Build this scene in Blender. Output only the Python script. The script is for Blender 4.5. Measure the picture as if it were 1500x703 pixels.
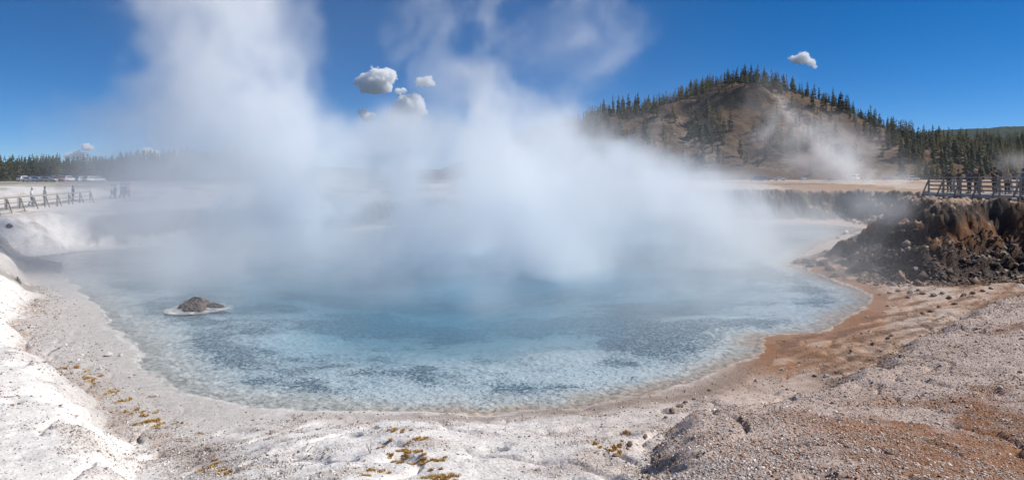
import bpy, bmesh, math, random
import numpy as np
from mathutils import Vector, Matrix

for o in list(bpy.data.objects):
    bpy.data.objects.remove(o, do_unlink=True)
SC = bpy.context.scene
COL = SC.collection
R = math.radians

# =====================================================================
# CAMERA, SKY, SUN, EXPOSURE
# =====================================================================
EYE = 6.0                     # metres above the hot water
F = 977.0 / 1500.0            # focal length over picture width
cam = bpy.data.objects.new('camera', bpy.data.cameras.new('camera'))
COL.objects.link(cam)
cam.location = (0, 0, EYE)
cam.rotation_euler = (R(90), 0, 0)
cam.data.sensor_width = 36.0
cam.data.lens = 36.0 * F
cam.data.shift_y = -(351.5 - 260.0) / 1500.0
cam.data.clip_start = 0.1
cam.data.clip_end = 60000.0
SC.camera = cam

SUN_EL, SUN_AZ = 44.0, 82.0   # elevation, degrees to the right of the view
world = bpy.data.worlds.new('World')
SC.world = world
world.use_nodes = True
wn = world.node_tree
wn.nodes.clear()
w_out = wn.nodes.new('ShaderNodeOutputWorld')
w_bg = wn.nodes.new('ShaderNodeBackground')
sky = wn.nodes.new('ShaderNodeTexSky')
sky.sky_type = 'NISHITA'
sky.sun_disc = False
sky.sun_elevation = R(SUN_EL)
sky.sun_rotation = R(SUN_AZ)
sky.altitude = 2300.0
sky.air_density = 0.6
sky.dust_density = 0.1
sky.ozone_density = 4.2
hs = wn.nodes.new('ShaderNodeHueSaturation')
hs.inputs['Saturation'].default_value = 1.32
hs.inputs['Value'].default_value = 1.0
w_bg.inputs['Strength'].default_value = 0.102
wn.links.new(sky.outputs[0], hs.inputs['Color'])
wn.links.new(hs.outputs[0], w_bg.inputs['Color'])
wn.links.new(w_bg.outputs[0], w_out.inputs['Surface'])

sun = bpy.data.objects.new('sun', bpy.data.lights.new('sun', 'SUN'))
COL.objects.link(sun)
sun.data.energy = 4.9
sun.data.angle = R(0.53)
sun.data.color = (1.0, 0.955, 0.89)
_d = Vector((math.sin(R(SUN_AZ)) * math.cos(R(SUN_EL)), math.cos(R(SUN_AZ)) * math.cos(R(SUN_EL)), math.sin(R(SUN_EL))))
sun.rotation_euler = _d.to_track_quat('Z', 'Y').to_euler()
sun.location = _d * 400

SC.view_settings.view_transform = 'Standard'
SC.view_settings.look = 'None'
SC.view_settings.gamma = 1.0
SC.view_settings.exposure = 0.05
SC.cycles.max_bounces = 24
SC.cycles.volume_bounces = 22
SC.cycles.diffuse_bounces = 3
SC.cycles.transparent_max_bounces = 96
SC.cycles.volume_step_rate = 1.6
SC.cycles.volume_max_steps = 256
SC.cycles.use_denoising = True

# =====================================================================
# HELPERS
# =====================================================================
rnd = random.Random(11)
nr = np.random.RandomState(5)


def tag(o, label=None, cat=None, group=None, kind=None):
    for k, v in (('label', label), ('category', cat), ('group', group), ('kind', kind)):
        if v:
            o[k] = v
    return o


def mk_mesh(name, verts, faces, mat=None, smooth=False):
    me = bpy.data.meshes.new(name)
    me.from_pydata([tuple(map(float, v)) for v in verts], [], [tuple(map(int, f)) for f in faces])
    if mat:
        me.materials.append(mat)
    if smooth:
        me.polygons.foreach_set('use_smooth', [True] * len(me.polygons))
    me.update()
    return me


def fast_mesh(name, V, Fc, mat=None, smooth=False):
    """numpy arrays: V (n,3), Fc (m,k) with k = 3 or 4"""
    me = bpy.data.meshes.new(name)
    V = np.ascontiguousarray(V, 'f4')
    Fc = np.ascontiguousarray(Fc, 'i4')
    m, k = Fc.shape
    me.vertices.add(len(V))
    me.vertices.foreach_set('co', V.ravel())
    me.loops.add(m * k)
    me.loops.foreach_set('vertex_index', Fc.ravel())
    me.polygons.add(m)
    me.polygons.foreach_set('loop_start', np.arange(0, m * k, k, dtype='i4'))
    me.polygons.foreach_set('loop_total', np.full(m, k, 'i4'))
    if smooth:
        me.polygons.foreach_set('use_smooth', np.ones(m, bool))
    if mat:
        me.materials.append(mat)
    me.update(calc_edges=True)
    me.validate()
    return me


def link(name, me, parent=None, loc=None, rot=None, scale=None):
    o = bpy.data.objects.new(name, me)
    COL.objects.link(o)
    if parent:
        o.parent = parent
    if loc is not None:
        o.location = loc
    if rot is not None:
        o.rotation_euler = rot
    if scale is not None:
        o.scale = scale
    return o


def empty(name, loc=(0, 0, 0), rz=0.0):
    o = bpy.data.objects.new(name, None)
    COL.objects.link(o)
    o.location = loc
    o.rotation_euler = (0, 0, rz)
    o.empty_display_size = 0.3
    return o


def copy_tree(o, parent=None):
    c = o.copy()
    COL.objects.link(c)
    c.parent = parent
    for k in ('label', 'category', 'group'):
        if parent is None and k in c:
            del c[k]
    for ch in list(o.children):
        copy_tree(ch, c)
    return c


class MB:
    """collects boxes / bars / tubes into one mesh"""
    def __init__(s):
        s.v, s.f = [], []

    def add(s, vs, fs):
        b = len(s.v)
        s.v += [tuple(v) for v in vs]
        s.f += [tuple(i + b for i in f) for f in fs]
        return s

    def box(s, x0, x1, y0, y1, z0, z1):
        vs = [(x, y, z) for z in (z0, z1) for y in (y0, y1) for x in (x0, x1)]
        return s.add(vs, [(0, 2, 3, 1), (4, 5, 7, 6), (0, 1, 5, 4), (2, 6, 7, 3), (0, 4, 6, 2), (1, 3, 7, 5)])

    def bar(s, a, b, w, h, up=(0, 0, 1)):
        a, b = Vector(a), Vector(b)
        d = (b - a).normalized()
        up = Vector(up)
        if abs(d.dot(up)) > .97:
            up = Vector((0, 1, 0))
        sd = d.cross(up).normalized() * (w / 2)
        u = sd.cross(d).normalized() * (h / 2)
        vs = [p + i * sd + j * u for p in (a, b) for i, j in ((-1, -1), (1, -1), (1, 1), (-1, 1))]
        return s.add(vs, [(0, 1, 2, 3), (7, 6, 5, 4), (0, 4, 5, 1), (1, 5, 6, 2), (2, 6, 7, 3), (3, 7, 4, 0)])

    def tube(s, pts, rad, n=6, cap=True):
        pts = [Vector(p) for p in pts]
        vs, fs = [], []
        for i, p in enumerate(pts):
            d = (pts[min(i + 1, len(pts) - 1)] - pts[max(i - 1, 0)]).normalized()
            ref = Vector((1, 0, 0)) if abs(d.x) < .8 else Vector((0, 1, 0))
            u = d.cross(ref).normalized()
            w = d.cross(u)
            r = rad[i] if isinstance(rad, (list, tuple)) else rad
            for k in range(n):
                t = 2 * math.pi * k / n
                vs.append(p + (u * math.cos(t) + w * math.sin(t)) * r)
        for i in range(len(pts) - 1):
            for k in range(n):
                a, b = i * n + k, i * n + (k + 1) % n
                fs.append((a, b, b + n, a + n))
        if cap:
            fs.append(tuple(range(n))[::-1])
            fs.append(tuple(range((len(pts) - 1) * n, len(pts) * n)))
        return s.add(vs, fs)

    def mesh(s, name, mat=None, smooth=False):
        return mk_mesh(name, s.v, s.f, mat, smooth)

    def build(s, name, mat=None, parent=None, smooth=False, **k):
        return link(name, s.mesh(name, mat, smooth), parent, **k)


def sst(a, b, x):
    t = np.clip((x - a) / (b - a), 0, 1)
    return t * t * (3 - 2 * t)


_rs = np.random.RandomState(7)
_L3 = _rs.rand(64, 64, 64).astype('f4') * 2 - 1
_L2 = _rs.rand(256, 256).astype('f4') * 2 - 1


def _l(p, q, t):
    return p + (q - p) * t


def n3(x, y, z):
    xi = np.floor(x).astype('i4'); yi = np.floor(y).astype('i4'); zi = np.floor(z).astype('i4')
    fx = (x - xi).astype('f4'); fy = (y - yi).astype('f4'); fz = (z - zi).astype('f4')
    fx = fx * fx * (3 - 2 * fx); fy = fy * fy * (3 - 2 * fy); fz = fz * fz * (3 - 2 * fz)
    a, b, c = xi & 63, yi & 63, zi & 63
    a1, b1, c1 = (xi + 1) & 63, (yi + 1) & 63, (zi + 1) & 63
    return _l(_l(_l(_L3[a, b, c], _L3[a1, b, c], fx), _l(_L3[a, b1, c], _L3[a1, b1, c], fx), fy),
              _l(_l(_L3[a, b, c1], _L3[a1, b, c1], fx), _l(_L3[a, b1, c1], _L3[a1, b1, c1], fx), fy), fz)


def f3(x, y, z, o=4, g=.5):
    s = 0; a = 1; t = 0
    for k in range(o):
        s = s + a * n3(x + 17.3 * k, y + 5.1 * k, z + 9.7 * k); t += a; a *= g
        x = x * 2.03; y = y * 2.03; z = z * 2.03
    return s / t * 1.6


def n2(x, y):
    xi = np.floor(x).astype('i8'); yi = np.floor(y).astype('i8')
    fx = x - xi; fy = y - yi
    fx = fx * fx * fx * (fx * (fx * 6 - 15) + 10); fy = fy * fy * fy * (fy * (fy * 6 - 15) + 10)
    a, b, a1, b1 = xi & 255, yi & 255, (xi + 1) & 255, (yi + 1) & 255
    return _l(_l(_L2[a, b], _L2[a1, b], fx), _l(_L2[a, b1], _L2[a1, b1], fx), fy)


def f2(x, y, s=1.0, o=4, g=.5, seed=0.0):
    """fractal noise, feature size s metres, about -1..1"""
    x = np.asarray(x, 'f8') / s + seed * 13.7; y = np.asarray(y, 'f8') / s - seed * 7.1
    r = 0; a = 1; t = 0
    for k in range(o):
        r = r + a * n2(x, y); t += a; a *= g
        x, y = x * 1.62 - y * 1.17 + 3.1, x * 1.17 + y * 1.62 + 1.7
    return r / t * 1.5


# ---- material helper -------------------------------------------------
def material(name):
    m = bpy.data.materials.new(name)
    m.use_nodes = True
    nt = m.node_tree
    b = nt.nodes['Principled BSDF']
    return m, nt, b


def simple(name, col, rough=.8, var=.25, scale=6.0, metal=0.0, bump=.0, spec=.3, random_obj=0.0):
    """plain procedural material: a noise that varies the colour and a little relief"""
    m, nt, b = material(name)
    tc = nt.nodes.new('ShaderNodeTexCoord')
    no = nt.nodes.new('ShaderNodeTexNoise')
    no.inputs['Scale'].default_value = scale
    no.inputs['Detail'].default_value = 5
    nt.links.new(tc.outputs['Object'], no.inputs['Vector'])
    mx = nt.nodes.new('ShaderNodeMix'); mx.data_type = 'RGBA'
    mx.inputs[6].default_value = tuple(c * (1 - var) for c in col) + (1,)
    mx.inputs[7].default_value = tuple(min(1, c * (1 + var)) for c in col) + (1,)
    nt.links.new(no.outputs['Fac'], mx.inputs[0])
    out = mx.outputs[2]
    if random_obj:
        oi = nt.nodes.new('ShaderNodeObjectInfo')
        h = nt.nodes.new('ShaderNodeHueSaturation')
        mr = nt.nodes.new('ShaderNodeMapRange')
        mr.inputs['To Min'].default_value = 1 - random_obj
        mr.inputs['To Max'].default_value = 1 + random_obj
        nt.links.new(oi.outputs['Random'], mr.inputs['Value'])
        nt.links.new(mr.outputs[0], h.inputs['Value'])
        nt.links.new(out, h.inputs['Color'])
        out = h.outputs[0]
    nt.links.new(out, b.inputs['Base Color'])
    b.inputs['Roughness'].default_value = rough
    b.inputs['Metallic'].default_value = metal
    b.inputs['Specular IOR Level'].default_value = spec
    if bump:
        bp = nt.nodes.new('ShaderNodeBump')
        bp.inputs['Strength'].default_value = bump
        bp.inputs['Distance'].default_value = .02
        nt.links.new(no.outputs['Fac'], bp.inputs['Height'])
        nt.links.new(bp.outputs[0], b.inputs['Normal'])
    return m


# =====================================================================
# TERRAIN SHAPE  (X right, Y away, Z up; the hot water lies at Z = 0)
# =====================================================================
SHORE = np.array([(-31.9, 46.9), (-27, 40), (-20.7, 32.6), (-17.2, 28.2), (-14, 24.4), (-11.8, 21.0), (-8.9, 18.3), (-6.1, 17.3),
                  (-4.3, 16.9), (-2, 17.0), (0, 16.9), (1.76, 17.2), (3.75, 18.3), (6.2, 20.2), (7.7, 21.7), (8.6, 23.4), (9.6, 25.3),
                  (11.9, 25.8), (14.6, 28.6), (16.4, 30.6), (17.5, 32.6), (18.4, 34.6), (18.9, 38.1), (19.2, 41.9), (19.4, 46.9),
                  (22.5, 51), (26.5, 58), (34.5, 69), (42, 78), (40, 86), (28.6, 90), (10, 92), (-5, 88), (-15, 79), (-19.8, 70),
                  (-24.5, 61.5), (-29.4, 58.5), (-34.8, 54), (-36, 50)], 'f8')
RIM = np.array([(400, 34.6), (60, 34.6), (33, 34.5), (27, 34.7), (22.5, 35.6), (19.9, 38.3), (20.1, 42.5), (20.2, 47.3), (23.4, 50.3), (27.5, 57),
                (35.5, 68), (43.5, 77), (41.5, 88), (29.5, 91.5), (10, 93.5), (-6, 90), (-16.5, 80), (-21, 72), (-25, 63), (-30, 60),
                (-35.6, 55.5), (-36.6, 50), (-35, 46.8), (-32.4, 44.2), (-28.6, 39.2), (-24.5, 33), (-28, 18), (-60, -60)], 'f8')
LEFT = np.array([(-400, 53), (-60, 53), (-37.4, 52), (-34.4, 47.2), (-29.4, 41.0), (-22.8, 32.6), (-20.6, 28.9), (-14.8, 20.9), (-10.0, 16.6), (-8.0, 14.8), (-6.3, 13.1), (-4.6, 11.4),
                 (-3.5, 10.0), (-2.8, 8.2), (-2.4, 4.0), (-2.0, -6)], 'f8')
MOUND = np.array([(.3, -6), (.5, 4.0), (.95, 7.2), (2.1, 10.2), (3.55, 13.2), (5.3, 15.2), (7.6, 17.4), (9.6, 19.2), (12.2, 21.4), (14.6, 24.0), (17.6, 26.8),
                  (21.5, 30.2), (25.5, 32.4), (40, 32.6), (400, 31)], 'f8')


def _warp(X, Y, a, s, seed):
    return X + a * f2(X, Y, s, 3, seed=seed), Y + a * f2(X, Y, s, 3, seed=seed + 4)


def seg_dist(X, Y, P, closed):
    """distance to a polyline and the side (cross product sign) of the nearest segment"""
    best = np.full(X.shape, 1e18); side = np.zeros(X.shape)
    n = len(P)
    for i in range(n if closed else n - 1):
        ax, ay = P[i]; bx, by = P[(i + 1) % n]
        dx, dy = bx - ax, by - ay
        t = np.clip(((X - ax) * dx + (Y - ay) * dy) / (dx * dx + dy * dy), 0, 1)
        ex, ey = X - (ax + t * dx), Y - (ay + t * dy)
        d = ex * ex + ey * ey
        m = d < best - 1e-9
        best = np.where(m, d, best)
        side = np.where(m, dx * ey - dy * ex, side)
    return np.sqrt(best), side


def in_poly(X, Y, P):
    ins = np.zeros(X.shape, bool)
    n = len(P)
    for i in range(n):
        x0, y0 = P[i]; x1, y1 = P[(i + 1) % n]
        if y0 == y1:
            continue
        c = ((y0 > Y) != (y1 > Y)) & (X < (x1 - x0) * (Y - y0) / (y1 - y0) + x0)
        ins ^= c
    return ins


def ground_parts(X, Y):
    X = np.asarray(X, 'f8'); Y = np.asarray(Y, 'f8')
    Xw, Yw = _warp(X, Y, .28, 1.9, 1)
    Xw, Yw = _warp(Xw, Yw, .10, .45, 9)
    d, _ = seg_dist(Xw, Yw, SHORE, True)
    d = np.where(in_poly(Xw, Yw, SHORE), -d, d)
    Xc, Yc = _warp(X, Y, 1.0, 5.0, 2)
    Xc, Yc = _warp(Xc, Yc, .5, 1.4, 5)
    Yc = Yc + 1.3 * np.exp(-((X - 30) / 4.5) ** 2) * np.exp(-((Y - 36) / 7) ** 2)
    c, sc = seg_dist(Xc, Yc, RIM, False)
    c = np.where(sc < 0, c, -c)          # positive on the plateau behind the rim
    l, sl = seg_dist(Xc * .5 + X * .5, Yc * .5 + Y * .5, LEFT, False)
    l = np.where(sl < 0, l, -l)
    Xm, Ym = _warp(X, Y, .5, 2.2, 3)
    m, sm = seg_dist(Xm, Ym, MOUND, False)
    m = np.where(sm < 0, m, -m)
    return d, c, l, m


def ground_z(X, Y, parts=None):
    X = np.asarray(X, 'f8'); Y = np.asarray(Y, 'f8')
    d, c, l, m = parts if parts is not None else ground_parts(X, Y)
    dp = np.maximum(d, 0)
    wm = np.exp(-((X - .2) / 6.0) ** 4) * sst(30, 20, Y)
    wm = np.maximum(wm, sst(6, 2, Y))
    zc = .05 + dp * (.07 + .185 * wm) - .0 * dp
    zc = np.minimum(zc, 4.35 + .002 * dp)
    plat = 2.95 + 1.4 * sst(-15, 22, X)
    far_l = -.45 + 2.3 * sst(-60, 80, X)
    plat = plat + (far_l - plat) * sst(80, 240, np.hypot(X, Y))
    w = 6.6 + 1.6 * sst(10, -20, X) + 1.5 * sst(60, 80, Y)
    w = w - 2.0 * sst(-26, -33, X) * sst(58, 52, Y)
    t = np.clip(c / w, 0, 1)
    prof = np.where(t < .55, .42 * (t / .55) ** 1.15, .42 + .58 * sst(.5, 1.02, t) ** .8)
    prof = np.maximum(prof - .0, 0)
    prof = np.where(X < 8, t * (2 - t), prof)
    zr = np.where(c > 0, plat * prof, -9)
    # rounded swell behind the cliff lip
    zr = zr + .25 * f2(X, Y, 9, 3, seed=6) * sst(2, 9, c) * sst(160, 60, Y)
    tl = sst(-.1, 2.1, l)
    zl = np.where(l > 0, (1.40 + np.minimum(l, 14) * .115) * tl * sst(-2.4, -6.5, X), -9)
    z = np.maximum(np.maximum(zc, zr), zl)
    # broad crusty mound on the near right with its small scarp
    mm = np.where(m > 0, .27 * sst(0, .8, m) + .10 * np.minimum(m, 9), 0) * sst(40, 25, Y) * sst(-1, 3, Y)
    z = z + mm * sst(12, -2, c)
    rough = sst(.2, 3, dp)
    z = z + rough * (.10 * f2(X, Y, 3.2, 4, seed=7) + .028 * f2(X, Y, .55, 3, seed=8))
    rill = 1 - np.abs(f2(X, Y, 1.7, 3, seed=12))
    z = z - .10 * rough * sst(.82, 1.0, rill) * sst(60, 30, Y)
    st = sst(1, 3, c) * sst(11, 7, c)
    st = st * sst(-35, -28, X)
    z = z + st * (.30 * f2(X, Y, 1.3, 5, .66, seed=14) + .22 * (1 - 2 * np.abs(f2(X * 1.6, Y * .5, .8, 3, seed=15))))
    # basin floor
    dn = np.maximum(-d, 0)
    fl = -.02 - .030 * dn - .085 * np.maximum(dn - 4.5 + 1.5 * f2(X, Y, 5, 3, seed=22), 0) - .02 * f2(X, Y, .8, 3, seed=20) * sst(.3, 1.5, dn)
    fl = np.maximum(fl, -3.2)
    z = np.where(d < 0, np.where(dn < .25, .05 * (1 - dn / .25) + fl * dn / .25, fl), z)
    rr = np.hypot(X, Y)
    z = z + sst(300, 900, rr) * 1.5 * f2(X, Y, 260, 3, seed=21)
    return z


RX = np.array([-120, -70, -4.6, 23, 51, 69, 92, 115, 138, 157, 175, 198, 216, 235, 253, 272, 300, 340, 400, 520.])
RZ = np.array([0, 4, 20, 31, 40, 46, 50, 57, 64, 67.5, 62, 53, 44, 37, 29, 21, 13, 7, 2, 0.])
LX = np.array([230, 262, 290, 318, 338, 357, 378, 399, 440, 520, 640])
LZ = np.array([0, 14, 24, 31, 34, 34, 30, 22, 12, 6, 0.])


def hill_z(X, Y):
    X = np.asarray(X, 'f8'); Y = np.asarray(Y, 'f8')
    Xw = X + 6 * f2(X, Y, 45, 3, seed=30)
    yr = 450 + 14 * f2(X, X * 0, 90, 2, seed=31)
    yb = 286 + 10 * f2(X, X * 0, 60, 2, seed=33) + 20 * sst(210, 260, X)
    H = np.interp(Xw, RX, RZ)
    t = (Y - yb) / (yr - yb)
    fr = np.clip(t, 0, 1)
    prof = .42 * fr + .58 * fr * fr * (3 - 2 * fr)
    bk = np.clip((Y - yr) / 260, 0, 1)
    prof = np.where(t > 1, 1 - bk * bk * (3 - 2 * bk), prof)
    z1 = H * prof
    # dark outcrop under the summit, ledges, gully
    ledge = np.exp(-((X - 137) / 26) ** 2)
    z1 = z1 + ledge * 9 * (sst(.68, .74, fr) - sst(.74, 1.0, fr)) * (t < 1.1)
    ledge = np.exp(-((X - 104) / 15) ** 2)
    z1 = z1 + ledge * 5 * (sst(.70, .75, fr) - sst(.75, 1.0, fr)) * (t < 1.1)
    gx = 176 - 20 * fr
    z1 = z1 - 4.5 * np.exp(-((X - gx) / 7) ** 2) * sst(.05, .4, fr) * sst(1.02, .85, fr)
    z2 = np.interp(X + 5 * f2(X, Y, 40, 2, seed=34), LX, LZ)
    yb2, yr2 = 345., 520.
    t2 = np.clip((Y - yb2) / (yr2 - yb2), 0, 1)
    b2 = np.clip((Y - yr2) / 180, 0, 1)
    z2 = z2 * (t2 * t2 * (3 - 2 * t2)) * (1 - b2 * b2 * (3 - 2 * b2))
    z = np.maximum(z1, z2)
    amp = sst(1, 14, z)
    z = z + amp * (3.6 * f2(X, Y, 26, 6, .66, seed=36) + 2.0 * (1 - np.abs(f2(X, Y * .6, 24, 4, seed=37))) - 1.2)
    edge = np.minimum(np.minimum((Y - 262) / 18, (760 - Y) / 30), np.minimum((X + 130) / 20, (660 - X) / 30))
    return z + 1.4 - 3.2 * sst(1, 0, edge) - 1.1 * sst(1.2, .0, z)


def land_z(X, Y):
    return np.maximum(ground_z(X, Y), np.where((np.asarray(Y) > 262) & (np.asarray(Y) < 760) & (np.asarray(X) > -130) & (np.asarray(X) < 660), hill_z(X, Y), -99))


def px_hit(x, y, y0=3.0, y1=900.0):
    """the place on the land seen at photo pixel (x, y)"""
    Y = np.exp(np.linspace(math.log(y0), math.log(y1), 2600))
    X = (x - 750) / 977 * Y
    Z = EYE + (260 - y) / 977 * Y
    g = land_z(X, Y)
    i = np.argmax(g >= Z)
    if g[i] < Z[i]:
        i = len(Y) - 1
    return float(X[i]), float(Y[i]), float(g[i])


def to_px(X, Y, Z):
    return 750 + X / Y * 977, 260 - (Z - EYE) / Y * 977

# =====================================================================
# LAND MATERIALS
# =====================================================================
def N(nt, kind, **kw):
    n = nt.nodes.new(kind)
    for k, v in kw.items():
        if k.startswith('i_'):
            n.inputs[k[2:].replace('_', ' ')].default_value = v
        else:
            setattr(n, k, v)
    return n


def mixrgb(nt, fac, a, b, mode='MIX'):
    m = nt.nodes.new('ShaderNodeMix'); m.data_type = 'RGBA'; m.blend_type = mode
    for s, v in ((0, fac), (6, a), (7, b)):
        if hasattr(v, 'node'):
            nt.links.new(v, m.inputs[s])
        else:
            m.inputs[s].default_value = v if s == 0 else tuple(v) + ((1,) if len(v) == 3 else ())
    return m.outputs[2]


def ramp(nt, fac, a, b, x0=0., x1=1.):
    m = nt.nodes.new('ShaderNodeMapRange')
    m.inputs['From Min'].default_value = a; m.inputs['From Max'].default_value = b
    m.inputs['To Min'].default_value = x0; m.inputs['To Max'].default_value = x1
    nt.links.new(fac, m.inputs['Value'])
    return m.outputs[0]


def mul(nt, a, b, op='MULTIPLY'):
    m = nt.nodes.new('ShaderNodeMath'); m.operation = op
    for i, v in enumerate((a, b)):
        if hasattr(v, 'node'):
            nt.links.new(v, m.inputs[i])
        else:
            m.inputs[i].default_value = v
    return m.outputs[0]


def ground_material():
    m, nt, b = material('sinter_ground')
    geo = N(nt, 'ShaderNodeNewGeometry')
    col = N(nt, 'ShaderNodeAttribute', attribute_name='col')
    grv = N(nt, 'ShaderNodeAttribute', attribute_name='grit')
    pos = geo.outputs['Position']
    n1 = N(nt, 'ShaderNodeTexNoise'); n1.inputs['Scale'].default_value = 5.5; n1.inputs['Detail'].default_value = 9; n1.inputs['Roughness'].default_value = .68
    n4 = N(nt, 'ShaderNodeTexNoise'); n4.inputs['Scale'].default_value = 22; n4.inputs['Detail'].default_value = 6; n4.inputs['Roughness'].default_value = .7
    vo = N(nt, 'ShaderNodeTexVoronoi'); vo.inputs['Scale'].default_value = 17; vo.inputs['Randomness'].default_value = 1
    vo2 = N(nt, 'ShaderNodeTexVoronoi'); vo2.inputs['Scale'].default_value = 44
    for n in (n1, n4, vo, vo2):
        nt.links.new(pos, n.inputs['Vector'])
    c = col.outputs['Color']
    # crust plates: pale, with dark brown gaps where there is grit
    gap = ramp(nt, n4.outputs['Fac'], .50, .36)
    gap2 = ramp(nt, n1.outputs['Fac'], .62, .44)
    g = mul(nt, mul(nt, gap, gap2), grv.outputs['Fac'])
    c1 = mixrgb(nt, 1.0, c, (.30, .215, .165), 'MULTIPLY')
    c = mixrgb(nt, g, c, c1)
    # scattered pale flakes
    fl = mul(nt, ramp(nt, vo.outputs['Distance'], .34, .22), mul(nt, grv.outputs['Fac'], .55))
    c2 = mixrgb(nt, .5, c, (.74, .68, .64))
    c = mixrgb(nt, fl, c, c2)
    # dark granular mottles on the flooded floor
    mo_ = N(nt, 'ShaderNodeAttribute', attribute_name='mott')
    n5 = N(nt, 'ShaderNodeTexNoise'); n5.inputs['Scale'].default_value = 8.5; n5.inputs['Detail'].default_value = 7; n5.inputs['Roughness'].default_value = .74
    n6 = N(nt, 'ShaderNodeTexVoronoi'); n6.inputs['Scale'].default_value = 13
    nt.links.new(pos, n5.inputs['Vector']); nt.links.new(pos, n6.inputs['Vector'])
    q = mul(nt, mul(nt, n5.outputs['Fac'], mul(nt, n6.outputs['Distance'], -.22), 'ADD'), mul(nt, mo_.outputs['Fac'], .27), 'ADD')
    q = mul(nt, ramp(nt, q, .575, .64), ramp(nt, mo_.outputs['Fac'], .02, .2))
    c = mixrgb(nt, mul(nt, q, .92), c, (.028, .095, .15))
    q2 = mul(nt, ramp(nt, n5.outputs['Fac'], .50, .40), ramp(nt, mo_.outputs['Fac'], .02, .3))
    c = mixrgb(nt, mul(nt, q2, .45), c, (.62, .68, .72))
    v = mul(nt, ramp(nt, n1.outputs['Fac'], .3, .7, .80, 1.16), ramp(nt, vo2.outputs['Distance'], 0, .8, 1.06, .9))
    hs_ = N(nt, 'ShaderNodeHueSaturation')
    nt.links.new(v, hs_.inputs['Value']); nt.links.new(c, hs_.inputs['Color'])
    nt.links.new(hs_.outputs[0], b.inputs['Base Color'])
    b.inputs['Specular IOR Level'].default_value = .25
    wet = N(nt, 'ShaderNodeAttribute', attribute_name='wet')
    nt.links.new(ramp(nt, wet.outputs['Fac'], 0, 1, .92, .45), b.inputs['Roughness'])
    hgt = mul(nt, mul(nt, n4.outputs['Fac'], n1.outputs['Fac'], 'ADD'), mul(nt, vo.outputs['Distance'], -.8), 'ADD')
    bp = N(nt, 'ShaderNodeBump'); bp.inputs['Distance'].default_value = .035
    nt.links.new(ramp(nt, grv.outputs['Fac'], 0, 1, .25, .9), bp.inputs['Strength'])
    nt.links.new(hgt, bp.inputs['Height']); nt.links.new(bp.outputs[0], b.inputs['Normal'])
    return m


def hill_material():
    m, nt, b = material('hillside')
    geo = N(nt, 'ShaderNodeNewGeometry')
    col = N(nt, 'ShaderNodeAttribute', attribute_name='col')
    n1 = N(nt, 'ShaderNodeTexNoise'); n1.inputs['Scale'].default_value = .35; n1.inputs['Detail'].default_value = 9; n1.inputs['Roughness'].default_value = .72
    vo = N(nt, 'ShaderNodeTexVoronoi'); vo.inputs['Scale'].default_value = .42
    for n in (n1, vo):
        nt.links.new(geo.outputs['Position'], n.inputs['Vector'])
    c = mixrgb(nt, ramp(nt, n1.outputs['Fac'], .38, .62), (.10, .075, .05), col.outputs['Color'])
    scrub = mul(nt, ramp(nt, vo.outputs['Distance'], .38, .26), .55)
    c = mixrgb(nt, scrub, c, (.055, .05, .028))
    nt.links.new(c, b.inputs['Base Color'])
    b.inputs['Roughness'].default_value = .95
    b.inputs['Specular IOR Level'].default_value = .1
    bp = N(nt, 'ShaderNodeBump'); bp.inputs['Distance'].default_value = 1.2; bp.inputs['Strength'].default_value = .8
    nt.links.new(mul(nt, n1.outputs['Fac'], mul(nt, vo.outputs['Distance'], -.4), 'ADD'), bp.inputs['Height'])
    nt.links.new(bp.outputs[0], b.inputs['Normal'])
    return m


def set_attr(me, name, arr, kind='FLOAT'):
    a = me.attributes.new(name, 'FLOAT_COLOR' if kind == 'COL' else 'FLOAT', 'POINT')
    if kind == 'COL':
        full = np.ones((len(arr), 4), 'f4'); full[:, :3] = arr
        a.data.foreach_set('color', full.ravel())
    else:
        a.data.foreach_set('value', np.asarray(arr, 'f4').ravel())


def lerp3(C, c, w):
    w = np.clip(w, 0, 1)[:, None]
    return C * (1 - w) + np.asarray(c)[None, :] * w


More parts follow.
